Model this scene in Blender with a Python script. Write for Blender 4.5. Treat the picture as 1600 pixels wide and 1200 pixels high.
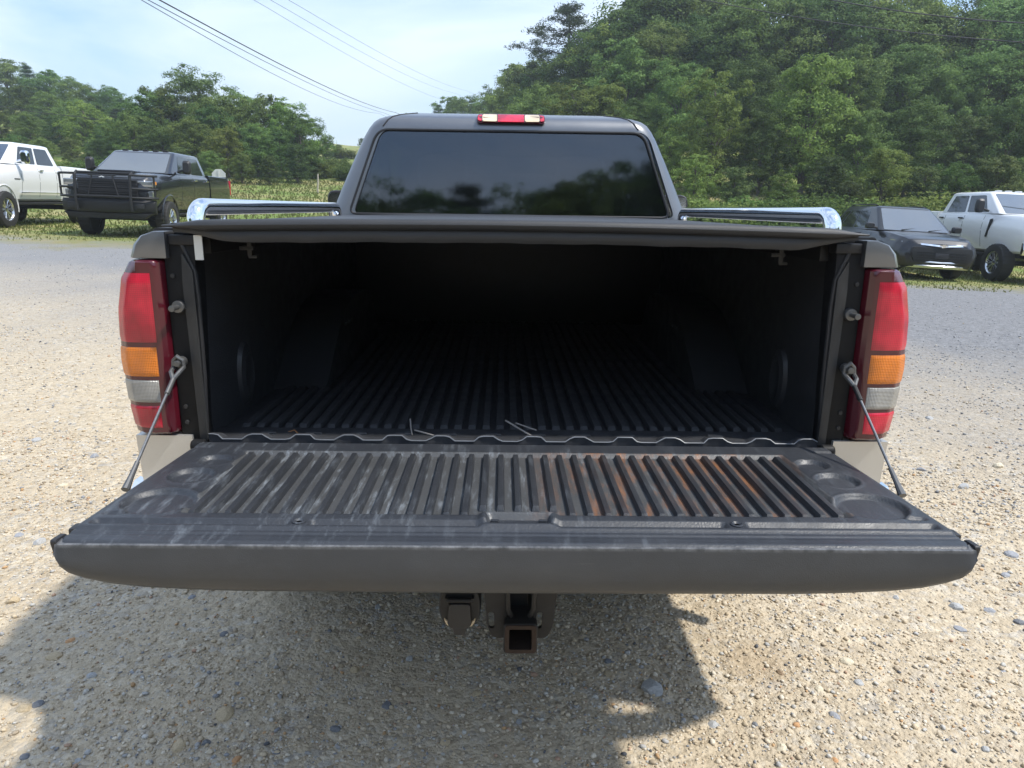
import bpy, bmesh, math, random
import numpy as np
from mathutils import Vector, Matrix
for o in list(bpy.data.objects): bpy.data.objects.remove(o)
SC = bpy.context.scene; COL = SC.collection
R = math.radians
# ------------------------------------------------------------------ camera
CAM_POS = Vector((0.0, -1.70, 1.415)); PITCH = R(13.9); ROLL = R(0.80); FPX = 1109.0
cd = bpy.data.cameras.new('camera'); cam = bpy.data.objects.new('camera', cd); COL.objects.link(cam)
cd.sensor_width = 36.0; cd.lens = FPX / 1600.0 * 36.0; cd.clip_start = 0.05; cd.clip_end = 5000
cam.matrix_world = Matrix.Translation(CAM_POS) @ Matrix.Rotation(R(90) - PITCH, 4, 'X') @ Matrix.Rotation(ROLL, 4, 'Z')
SC.camera = cam
# ------------------------------------------------------------------ sky and sun
SUN_DIR = Vector((0.60, -0.15, 1.0)).normalized()          # towards the sun: to the right, high
SUN_EL = math.asin(SUN_DIR.z); SUN_AZ = math.atan2(SUN_DIR.x, SUN_DIR.y)
w = bpy.data.worlds.new('World'); SC.world = w; w.use_nodes = True
nt = w.node_tree; nt.nodes.clear()
def N(nt, t, **k):
    n = nt.nodes.new(t)
    for a, b in k.items():
        if a == 'i':
            for s, v in b.items(): n.inputs[s].default_value = v
        else: setattr(n, a, b)
    return n
sky = N(nt, 'ShaderNodeTexSky', sky_type='NISHITA', sun_disc=False, sun_elevation=SUN_EL, sun_rotation=SUN_AZ,
        air_density=1.5, dust_density=.5, ozone_density=3.0)
tc = N(nt, 'ShaderNodeTexCoord')
mp = N(nt, 'ShaderNodeMapping'); mp.inputs['Scale'].default_value = (1.0, 1.3, 3.4); mp.inputs['Rotation'].default_value = (0.25, 0.5, 0.35)
nz = N(nt, 'ShaderNodeTexNoise', i={'Scale': 1.9, 'Detail': 7.0, 'Roughness': 0.55, 'Distortion': 0.6})
rp = N(nt, 'ShaderNodeMapRange', i={'From Min': 0.36, 'From Max': 0.66, 'To Min': 0.12, 'To Max': 0.85})
mx = N(nt, 'ShaderNodeMix', data_type='RGBA'); mx.inputs['B'].default_value = (4.7, 5.3, 6.1, 1)
bg = N(nt, 'ShaderNodeBackground', i={'Strength': 0.135}); out = N(nt, 'ShaderNodeOutputWorld')
L = nt.links.new
L(tc.outputs['Generated'], mp.inputs['Vector']); L(mp.outputs['Vector'], nz.inputs['Vector']); L(nz.outputs['Fac'], rp.inputs['Value'])
L(rp.outputs['Result'], mx.inputs['Factor']); dim = N(nt, 'ShaderNodeMix', data_type='RGBA', blend_type='MULTIPLY'); dim.inputs['Factor'].default_value = 1; dim.inputs['B'].default_value = (.62, .72, .86, 1); L(sky.outputs['Color'], dim.inputs['A']); L(dim.outputs['Result'], mx.inputs['A']); L(mx.outputs['Result'], bg.inputs['Color']); L(bg.outputs['Background'], out.inputs['Surface'])
sl = bpy.data.lights.new('sun', 'SUN'); sun = bpy.data.objects.new('sun', sl); COL.objects.link(sun)
sl.energy = 2.7; sl.angle = R(2.4); sl.color = (1.0, 0.955, 0.88)
sun.rotation_euler = (-SUN_DIR).to_track_quat('-Z', 'Y').to_euler(); sun.location = (12, 2, 16)
SC.view_settings.view_transform = 'Standard'; SC.view_settings.look = 'None'
SC.view_settings.exposure = 0.88; SC.view_settings.gamma = 1.0; SC.view_settings.use_curve_mapping = False
SC.render.engine = 'CYCLES'; SC.cycles.max_bounces = 8; SC.cycles.transparent_max_bounces = 16

# ------------------------------------------------------------------ helpers
def ss(a, b, x):
    t = np.clip((x - a) / (b - a), 0, 1); return t * t * (3 - 2 * t)
def ground_z(x, y):
    x = np.asarray(x, float); y = np.asarray(y, float)
    base = ss(2.5, 15, y) * (0.275 - 0.0375 * np.clip(x, -17, 17))
    sl_ = 0.105 + 0.16 * ss(-6, 14, x)
    yy = np.clip(y - 20, 0, 95)
    hill = sl_ * (np.sqrt(yy * yy + 9) - 3) + 0.10 * np.clip(-x - 25, 0, 60) * ss(25, 60, y)
    return base + hill + 0.012 * np.sin(x * 1.7 + y * .6) * ss(1.5, 5, np.hypot(x, y + 1))
def pix_ray(px, py):
    u, v = px - 800, py - 600
    u2 = u * math.cos(ROLL) + v * math.sin(ROLL); v2 = -u * math.sin(ROLL) + v * math.cos(ROLL)
    fw = Vector((0, math.cos(PITCH), -math.sin(PITCH))); up = Vector((0, math.sin(PITCH), math.cos(PITCH)))
    return fw + Vector((1, 0, 0)) * (u2 / FPX) - up * (v2 / FPX)
def at_y(px, py, y):
    d = pix_ray(px, py); t = (y - CAM_POS.y) / d.y; return CAM_POS + d * t
def at_ground(px, py):
    d = pix_ray(px, py); t = 0.5
    for i in range(4000):
        p = CAM_POS + d * t
        if p.z <= float(ground_z(p.x, p.y)): break
        t += 0.01 + t * 0.002
    return p

def tag(o, label=None, cat=None, group=None, kind=None):
    if label: o['label'] = label
    if cat: o['category'] = cat
    if group: o['group'] = group
    if kind: o['kind'] = kind
    return o
def empty(name, loc=(0, 0, 0), rz=0.0):
    o = bpy.data.objects.new(name, None); COL.objects.link(o); o.location = loc; o.rotation_euler = (0, 0, rz); o.empty_display_size = 0.2
    return o
def link(name, me, mat=None, parent=None):
    o = bpy.data.objects.new(name, me); COL.objects.link(o)
    if mat is not None and not me.materials: me.materials.append(mat)
    o.parent = parent
    return o
def finish(me, bevel=0, seg=2, sharp=32, smooth=True):
    bm = bmesh.new(); bm.from_mesh(me)
    bmesh.ops.recalc_face_normals(bm, faces=bm.faces)
    if bevel:
        es = [e for e in bm.edges if len(e.link_faces) == 2 and e.calc_face_angle(0) > R(28)]
        bmesh.ops.bevel(bm, geom=es, offset=bevel, segments=seg, affect='EDGES', profile=0.6, clamp_overlap=True)
    bm.to_mesh(me); bm.free()
    if smooth:
        me.polygons.foreach_set('use_smooth', [True] * len(me.polygons)); me.set_sharp_from_angle(angle=R(sharp))
    return me
def mk(name, verts, faces, mat, parent=None, bevel=0, seg=2, sharp=32, smooth=True):
    me = bpy.data.meshes.new(name); me.from_pydata([tuple(v) for v in verts], [], [tuple(f) for f in faces])
    finish(me, bevel, seg, sharp, smooth)
    return link(name, me, mat, parent)
def boxvf(x, y, z):
    v = [(a, b, c) for a in x for b in y for c in z]
    f = [(0, 1, 3, 2), (4, 6, 7, 5), (0, 4, 5, 1), (2, 3, 7, 6), (0, 2, 6, 4), (1, 5, 7, 3)]
    return v, f
def join(*vfs):
    V, F = [], []
    for v, f in vfs:
        n = len(V); V += list(v); F += [tuple(i + n for i in q) for q in f]
    return V, F
def box(name, x, y, z, mat, parent=None, bevel=0.004, seg=2):
    v, f = boxvf(x, y, z); return mk(name, v, f, mat, parent, bevel, seg)
def ringloft(rings, cap=True, closed=True):
    n = len(rings[0]); V = [p for r in rings for p in r]; F = []
    for i in range(len(rings) - 1):
        for j in range(n if closed else n - 1):
            k = (j + 1) % n
            F.append((i * n + j, i * n + k, (i + 1) * n + k, (i + 1) * n + j))
    if cap and closed:
        F.append(tuple(range(n))); F.append(tuple(range((len(rings) - 1) * n, len(rings) * n)))
    return V, F
def tubevf(pts, r, n=10, cap=True):
    pts = [Vector(p) for p in pts]; rings = []; prev = None
    for i, p in enumerate(pts):
        d = (pts[min(i + 1, len(pts) - 1)] - pts[max(i - 1, 0)]).normalized()
        if prev is None:
            a = d.orthogonal().normalized()
        else:
            a = (prev - d * prev.dot(d)); a = a.normalized() if a.length > 1e-5 else d.orthogonal().normalized()
        prev = a; b = d.cross(a); rr = r[i] if isinstance(r, (list, tuple)) else r
        rings.append([p + (a * math.cos(2 * math.pi * k / n) + b * math.sin(2 * math.pi * k / n)) * rr for k in range(n)])
    return ringloft(rings, cap)
def tube(name, pts, r, mat, parent=None, n=10): 
    v, f = tubevf(pts, r, n); return mk(name, v, f, mat, parent, sharp=50)
def lathevf(prof, n=28, axis='x', c=(0, 0, 0), cap=True):
    """prof: (offset along axis, radius)"""
    rings = []
    for a, r in prof:
        ring = []
        for k in range(n):
            t = 2 * math.pi * k / n; p, q = r * math.cos(t), r * math.sin(t)
            ring.append({'x': (c[0] + a, c[1] + p, c[2] + q), 'y': (c[0] + p, c[1] + a, c[2] + q), 'z': (c[0] + p, c[1] + q, c[2] + a)}[axis])
        rings.append(ring)
    return ringloft(rings, cap)
def prismvf(poly, axis, a, b):
    def P(u, v, w): return {'x': (w, u, v), 'y': (u, w, v), 'z': (u, v, w)}[axis]
    n = len(poly); V = [P(u, v, a) for u, v in poly] + [P(u, v, b) for u, v in poly]
    F = [tuple(range(n)), tuple(range(n, 2 * n))] + [(i, (i + 1) % n, n + (i + 1) % n, n + i) for i in range(n)]
    return V, F
def roundpoly(pts, r, n=5):
    out = []; m = len(pts)
    for i in range(m):
        p = Vector(pts[i]).to_2d(); a = (Vector(pts[i - 1]).to_2d() - p); b = (Vector(pts[(i + 1) % m]).to_2d() - p)
        rr = r[i] if isinstance(r, (list, tuple)) else r
        d = min(rr, a.length * .48, b.length * .48); A = p + a.normalized() * d; B = p + b.normalized() * d
        for k in range(n + 1):
            t = k / n; q = A * (1 - t) ** 2 + p * 2 * t * (1 - t) + B * t * t; out.append((q.x, q.y))
    return out
def grid(name, fn, nu, nv, mat, parent=None, thick=0.0, sharp=40):
    V = []; F = []
    for i in range(nu + 1):
        for j in range(nv + 1): V.append(fn(i / nu, j / nv))
    for i in range(nu):
        for j in range(nv):
            a = i * (nv + 1) + j; F.append((a, a + 1, a + nv + 2, a + nv + 1))
    me = bpy.data.meshes.new(name); me.from_pydata([tuple(v) for v in V], [], F)
    if thick:
        bm = bmesh.new(); bm.from_mesh(me); bmesh.ops.recalc_face_normals(bm, faces=bm.faces)
        bmesh.ops.solidify(bm, geom=bm.faces[:], thickness=thick); bm.to_mesh(me); bm.free()
    finish(me, sharp=sharp)
    return link(name, me, mat, parent)
def boolean(o, cutters, op='DIFFERENCE'):
    for c in cutters:
        m = o.modifiers.new('b', 'BOOLEAN'); m.operation = op; m.object = c; m.solver = 'EXACT'
    bpy.context.view_layer.update()
    dg = bpy.context.evaluated_depsgraph_get(); me = bpy.data.meshes.new_from_object(o.evaluated_get(dg))
    old = o.data; o.modifiers.clear(); o.data = me
    me.polygons.foreach_set('use_smooth', [True] * len(me.polygons)); me.set_sharp_from_angle(angle=R(32))
    for c in cutters:
        d = c.data; bpy.data.objects.remove(c); 
        if d.users == 0: bpy.data.meshes.remove(d)
    return o
def copy_tree(o, parent=None):
    c = o.copy(); COL.objects.link(c); c.parent = parent
    for ch in list(o.children): copy_tree(ch, c)
    return c
def interp(tab, z):
    xs = [t[0] for t in tab]; ys = [t[1] for t in tab]; return float(np.interp(z, xs, ys))

# ------------------------------------------------------------------ materials
def mat(name, col=(.5, .5, .5), rough=.5, metal=0.0, coat=0.0, coat_rough=.05, spec=.5, var=0.0, vscale=6.0, bump=0.0, bscale=200.0, rvar=0.0, **kw):
    m = bpy.data.materials.new(name); m.use_nodes = True; t = m.node_tree; b = t.nodes['Principled BSDF']
    b.inputs['Base Color'].default_value = (*col, 1); b.inputs['Roughness'].default_value = rough; b.inputs['Metallic'].default_value = metal
    b.inputs['Coat Weight'].default_value = coat; b.inputs['Coat Roughness'].default_value = coat_rough; b.inputs['Specular IOR Level'].default_value = spec
    for k, v in kw.items(): b.inputs[k].default_value = v
    c = N(t, 'ShaderNodeTexCoord')
    if var or rvar:
        n = N(t, 'ShaderNodeTexNoise', i={'Scale': vscale, 'Detail': 6.0, 'Roughness': .65}); t.links.new(c.outputs['Object'], n.inputs['Vector'])
        if var:
            x = N(t, 'ShaderNodeMix', data_type='RGBA'); x.inputs['A'].default_value = (*[q * (1 - var) for q in col], 1); x.inputs['B'].default_value = (*[min(1, q * (1 + var)) for q in col], 1)
            t.links.new(n.outputs['Fac'], x.inputs['Factor']); t.links.new(x.outputs['Result'], b.inputs['Base Color'])
        if rvar:
            r = N(t, 'ShaderNodeMapRange', i={'From Min': .3, 'From Max': .7, 'To Min': max(.02, rough - rvar), 'To Max': min(1, rough + rvar)})
            t.links.new(n.outputs['Fac'], r.inputs['Value']); t.links.new(r.outputs['Result'], b.inputs['Roughness'])
    if bump:
        n = N(t, 'ShaderNodeTexNoise', i={'Scale': bscale, 'Detail': 3.0}); p = N(t, 'ShaderNodeBump', i={'Strength': bump, 'Distance': .002})
        t.links.new(c.outputs['Object'], n.inputs['Vector']); t.links.new(n.outputs['Fac'], p.inputs['Height']); t.links.new(p.outputs['Normal'], b.inputs['Normal'])
    return m
M = {}
M['pewter'] = mat('dark_pewter_paint', (.185, .192, .203), .38, .75, .45, .12, var=.12, vscale=3, rvar=.06)
M['pewter_low'] = mat('light_pewter_paint', (.58, .56, .52), .34, .55, .4, .1, var=.08, vscale=5, rvar=.06)
M['black_plastic'] = mat('black_plastic', (.022, .022, .024), .5, var=.3, vscale=14, bump=.25, bscale=420)
M['jamb'] = mat('jamb_paint', (.011, .011, .0115), .6, .0, .0, .25, spec=.25, var=.35, vscale=22, rvar=.12)
M['jamb_panel'] = mat('jamb_panel_paint', (.045, .045, .045), .5, .2, .05, .2, spec=.3, var=.3, vscale=26, rvar=.12)
M['bedliner'] = mat('bed_liner', (.034, .035, .038), .46, var=.45, vscale=18, bump=.35, bscale=300, rvar=.12)
M['vinyl'] = mat('black_vinyl', (.030, .031, .033), .5, var=.22, vscale=9, bump=.4, bscale=700, rvar=.08)
M['chrome'] = mat('chrome', (.86, .88, .90), .06, 1.0, rvar=.03, vscale=9)
M['steel'] = mat('zinc_steel', (.15, .15, .148), .42, .7, var=.25, vscale=60)
M['cable'] = mat('braided_steel', (.22, .22, .22), .4, .8, var=.5, vscale=160)
M['rust'] = mat('rusty_steel', (.046, .030, .022), .8, .25, var=.5, vscale=45, bump=.5, bscale=200)
M['hitch'] = mat('black_powder_coat', (.016, .0165, .018), .55, .1, var=.45, vscale=30, bump=.3, bscale=220)
M['tail_dark'] = mat('maroon_lens', (.075, .005, .012), .22, 0, .5, .08, var=.15, vscale=8)
M['tail_red'] = mat('red_lens', (.50, .012, .035), .25, 0, .5, .08, var=.12, vscale=10, bump=.2, bscale=300)
M['tail_amber'] = mat('amber_lens', (.74, .20, .008), .25, 0, .5, .08, var=.1, vscale=10)
M['tail_clear'] = mat('clear_lens', (.38, .365, .33), .2, .1, .6, .06, var=.15, vscale=20)
M['brake_clear'] = mat('cloudy_lens', (.75, .62, .42), .3, 0, .5, .1, var=.15, vscale=40)
M['white_tag'] = mat('white_fabric_tag', (.66, .65, .6), .8, var=.1, vscale=30)
M['rubber'] = mat('tyre_rubber', (.022, .021, .020), .75, var=.3, vscale=12, bump=.4, bscale=90)
M['alloy'] = mat('alloy', (.62, .63, .64), .22, .95, var=.1)
M['dark_alloy'] = mat('dark_alloy', (.05, .05, .052), .3, .7, .3)
M['white_paint'] = mat('white_paint', (.80, .80, .79), .28, 0, .7, .05, var=.02, vscale=2)
M['black_paint'] = mat('black_paint', (.010, .011, .014), .25, 0, .8, .03)
M['navy_paint'] = mat('dark_grey_paint', (.0075, .008, .010), .28, .1, .5, .04)
M['matte_black'] = mat('matte_black_steel', (.014, .014, .015), .55, .1, var=.2)
M['car_glass'] = mat('dark_window_glass', (.012, .016, .018), .04, 0, 0, spec=.9)
M['shield_glass'] = mat('windscreen_glass', (.03, .038, .042), .03, 0, 1.0, .02, spec=1.0, **{'IOR': 1.9, 'Coat IOR': 1.8})
M['headlight'] = mat('headlight_lens', (.42, .44, .46), .08, .5, .9, .03)
M['amber_light'] = mat('amber_marker', (.75, .24, .02), .2, 0, .6)
M['seat'] = mat('seat_fabric', (.035, .035, .037), .85, var=.2, vscale=20)
M['plate'] = mat('plate', (.03, .03, .035), .4)
M['sign_back'] = mat('bare_aluminium_sign', (.62, .62, .60), .55, .2, var=.15, vscale=4)
M['wood'] = mat('weathered_wood', (.45, .40, .33), .85, var=.25, vscale=20)
M['wire'] = mat('cable_sheath', (.045, .045, .05), .7)
M['twig'] = mat('dry_stem', (.30, .27, .24), .8, var=.3, vscale=30)
M['straw'] = mat('orange_straw', (.35, .16, .06), .8)
M['bark'] = mat('bark', (.10, .085, .07), .9, var=.4, vscale=8, bump=.8, bscale=25)
# tinted rear window: part mirror, part see-through
def tinted(name, tint, ior=1.5, spec_boost=1.0):
    m = bpy.data.materials.new(name); m.use_nodes = True; t = m.node_tree; t.nodes.clear()
    fr = N(t, 'ShaderNodeFresnel', i={'IOR': ior}); g = N(t, 'ShaderNodeBsdfGlossy', i={'Roughness': .035}); g.inputs['Color'].default_value = (.85, .9, 1, 1)
    tr = N(t, 'ShaderNodeBsdfTransparent'); tr.inputs['Color'].default_value = (*tint, 1); mx = N(t, 'ShaderNodeMixShader'); o = N(t, 'ShaderNodeOutputMaterial')
    mu = N(t, 'ShaderNodeMath', operation='MULTIPLY', i={1: spec_boost}); t.links.new(fr.outputs[0], mu.inputs[0])
    t.links.new(mu.outputs[0], mx.inputs[0]); t.links.new(tr.outputs[0], mx.inputs[1]); t.links.new(g.outputs[0], mx.inputs[2]); t.links.new(mx.outputs[0], o.inputs[0])
    return m
M['tint'] = tinted('tinted_rear_glass', (.16, .18, .18), 1.52, 2.4)
M['tint_light'] = tinted('cab_glass', (.62, .66, .64), 1.5)
# scuffed tailgate liner: black plastic, pale scuffs mostly on the left, rust-brown dirt mostly on the right
def liner_mat(name, scuff=1.0, rust=1.0, base=(.030, .033, .039)):
    m = mat(name, (.024, .026, .031), .5); t = m.node_tree; b = t.nodes['Principled BSDF']; l = t.links.new
    g = N(t, 'ShaderNodeTexCoord'); geo = N(t, 'ShaderNodeNewGeometry');
    sx = N(t, 'ShaderNodeSeparateXYZ'); l(geo.outputs['Position'], sx.inputs[0])
    ma = N(t, 'ShaderNodeMapping'); ma.inputs['Scale'].default_value = (58, 8, 40); l(geo.outputs['Position'], ma.inputs['Vector'])
    n1 = N(t, 'ShaderNodeTexNoise', i={'Scale': 1.0, 'Detail': 8.0, 'Roughness': .72}); l(ma.outputs[0], n1.inputs['Vector'])
    n2 = N(t, 'ShaderNodeTexNoise', i={'Scale': 9.0, 'Detail': 5.0, 'Roughness': .6}); l(geo.outputs['Position'], n2.inputs['Vector'])
    n3 = N(t, 'ShaderNodeTexNoise', i={'Scale': 240.0, 'Detail': 2.0}); l(geo.outputs['Position'], n3.inputs['Vector'])
    s1 = N(t, 'ShaderNodeMapRange', i={'From Min': .52, 'From Max': .72, 'To Min': 0, 'To Max': .9 * scuff}); l(n1.outputs['Fac'], s1.inputs['Value'])
    s2 = N(t, 'ShaderNodeMapRange', i={'From Min': .36, 'From Max': .6, 'To Min': .15, 'To Max': 1}); l(n2.outputs['Fac'], s2.inputs['Value'])
    xl = N(t, 'ShaderNodeMapRange', i={'From Min': .45, 'From Max': -.25, 'To Min': .3, 'To Max': 1}); l(sx.outputs['X'], xl.inputs['Value'])
    a = N(t, 'ShaderNodeMath', operation='MULTIPLY'); l(s1.outputs[0], a.inputs[0]); l(s2.outputs[0], a.inputs[1])
    a2 = N(t, 'ShaderNodeMath', operation='MULTIPLY'); l(a.outputs[0], a2.inputs[0]); l(xl.outputs[0], a2.inputs[1])
    x1 = N(t, 'ShaderNodeMix', data_type='RGBA'); x1.inputs['A'].default_value = (*base, 1); x1.inputs['B'].default_value = (.22, .245, .27, 1); l(a2.outputs[0], x1.inputs['Factor'])
    mb = N(t, 'ShaderNodeMapping'); mb.inputs['Scale'].default_value = (26, 5, 20); mb.inputs['Location'].default_value = (3, 1, 7); l(geo.outputs['Position'], mb.inputs['Vector'])
    n4 = N(t, 'ShaderNodeTexNoise', i={'Scale': 1.0, 'Detail': 6.0, 'Roughness': .7}); l(mb.outputs[0], n4.inputs['Vector'])
    r1 = N(t, 'ShaderNodeMapRange', i={'From Min': .46, 'From Max': .64, 'To Min': 0, 'To Max': .9 * rust}); l(n4.outputs['Fac'], r1.inputs['Value'])
    xr = N(t, 'ShaderNodeMapRange', i={'From Min': .02, 'From Max': .22}); l(sx.outputs['X'], xr.inputs['Value'])
    xr2 = N(t, 'ShaderNodeMapRange', i={'From Min': .72, 'From Max': .5}); l(sx.outputs['X'], xr2.inputs['Value'])
    c1 = N(t, 'ShaderNodeMath', operation='MULTIPLY'); l(r1.outputs[0], c1.inputs[0]); l(xr.outputs[0], c1.inputs[1])
    c2 = N(t, 'ShaderNodeMath', operation='MULTIPLY'); l(c1.outputs[0], c2.inputs[0]); l(xr2.outputs[0], c2.inputs[1])
    x2 = N(t, 'ShaderNodeMix', data_type='RGBA'); x2.inputs['B'].default_value = (.23, .10, .044, 1); l(x1.outputs['Result'], x2.inputs['A']); l(c2.outputs[0], x2.inputs['Factor'])
    l(x2.outputs['Result'], b.inputs['Base Color'])
    rr = N(t, 'ShaderNodeMapRange', i={'From Min': .3, 'From Max': .7, 'To Min': .34, 'To Max': .6}); l(n2.outputs['Fac'], rr.inputs['Value']); l(rr.outputs[0], b.inputs['Roughness'])
    bp = N(t, 'ShaderNodeBump', i={'Strength': .35, 'Distance': .0015}); l(n3.outputs['Fac'], bp.inputs['Height']); l(bp.outputs[0], b.inputs['Normal'])
    return m
M['liner'] = liner_mat('scuffed_liner', .6, 0.0)
M['rib'] = liner_mat('scuffed_rib', .55, .10, (.026, .028, .032))
M['groove'] = liner_mat('dirty_groove', 1.5, 1.05, (.062, .064, .066))
def lens_detail(m, cell, strength, big=.35):
    # moulded prism pattern and uneven depth of a lamp lens
    t = m.node_tree; b = t.nodes['Principled BSDF']; c = N(t, 'ShaderNodeTexCoord'); l = t.links.new
    w1 = N(t, 'ShaderNodeTexWave', wave_type='BANDS', bands_direction='X', i={'Scale': 3.14 / cell / 10}); w2 = N(t, 'ShaderNodeTexWave', wave_type='BANDS', bands_direction='Z', i={'Scale': 3.14 / cell / 10})
    l(c.outputs['Object'], w1.inputs['Vector']); l(c.outputs['Object'], w2.inputs['Vector']); a = N(t, 'ShaderNodeMath', operation='ADD'); l(w1.outputs['Fac'], a.inputs[0]); l(w2.outputs['Fac'], a.inputs[1])
    bp = N(t, 'ShaderNodeBump', i={'Strength': strength, 'Distance': .0015}); l(a.outputs[0], bp.inputs['Height']); l(bp.outputs[0], b.inputs['Normal'])
    col = b.inputs['Base Color'].default_value[:3]; n = N(t, 'ShaderNodeTexNoise', i={'Scale': 13.0, 'Detail': 2.0}); l(c.outputs['Object'], n.inputs['Vector']); mr = N(t, 'ShaderNodeMapRange', i={'From Min': .35, 'From Max': .65}); l(n.outputs['Fac'], mr.inputs['Value'])
    x = N(t, 'ShaderNodeMix', data_type='RGBA'); x.inputs['A'].default_value = (*[q * (1 - big) for q in col], 1); x.inputs['B'].default_value = (*[min(1, q * (1 + big)) for q in col], 1); l(mr.outputs[0], x.inputs['Factor'])
    y = N(t, 'ShaderNodeMix', data_type='RGBA', blend_type='MULTIPLY'); y.inputs['Factor'].default_value = .14; l(x.outputs['Result'], y.inputs['A']); l(a.outputs[0], y.inputs['B']); l(y.outputs['Result'], b.inputs['Base Color'])
lens_detail(M['tail_red'], .0045, .1); lens_detail(M['tail_amber'], .004, .5, .15); lens_detail(M['tail_clear'], .0035, .6, .2); lens_detail(M['brake_clear'], .006, .5, .15)
M['tg_paint'] = mat('tailgate_textured_cap', (.042, .0435, .0455), .52, .05, .15, .35, var=.2, vscale=12, bump=.25, bscale=500, rvar=.1)

def wear(m, edge_z):
    # dust specks, fine scratches and a rubbed line along the upper edge
    t = m.node_tree; b = t.nodes['Principled BSDF']; l = t.links.new; g = N(t, 'ShaderNodeNewGeometry'); src = b.inputs['Base Color'].links[0].from_socket
    def lay(scale, lo, hi, amt, col, sock):
        ma = N(t, 'ShaderNodeMapping'); ma.inputs['Scale'].default_value = scale; l(g.outputs['Position'], ma.inputs['Vector']); n = N(t, 'ShaderNodeTexNoise', i={'Scale': 1.0, 'Detail': 7.0, 'Roughness': .7}); l(ma.outputs[0], n.inputs['Vector'])
        r = N(t, 'ShaderNodeMapRange', i={'From Min': lo, 'From Max': hi, 'To Max': amt}); l(n.outputs['Fac'], r.inputs['Value']); return r.outputs[0]
    def mixin(sock, fac, col):
        x = N(t, 'ShaderNodeMix', data_type='RGBA'); x.inputs['B'].default_value = (*col, 1); l(sock, x.inputs['A']); l(fac, x.inputs['Factor']); return x.outputs['Result']
    c = mixin(src, lay((5, 5, 9), .45, .75, .15, None, None), (.12, .12, .12)); c = mixin(c, lay((90, 60, 150), .70, .78, .55, None, None), (.30, .29, .27)); c = mixin(c, lay((9, 60, 320), .68, .74, .4, None, None), (.22, .21, .20))
    s = N(t, 'ShaderNodeSeparateXYZ'); l(g.outputs['Position'], s.inputs[0]); e = N(t, 'ShaderNodeMapRange', i={'From Min': edge_z - .004, 'From Max': edge_z + .002}); l(s.outputs['Z'], e.inputs['Value'])
    mu = N(t, 'ShaderNodeMath', operation='MULTIPLY'); l(e.outputs[0], mu.inputs[0]); l(lay((40, 30, 30), .38, .66, .55, None, None), mu.inputs[1]); c = mixin(c, mu.outputs[0], (.30, .30, .30)); l(c, b.inputs['Base Color'])
wear(M['tg_paint'], .8385)
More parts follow.
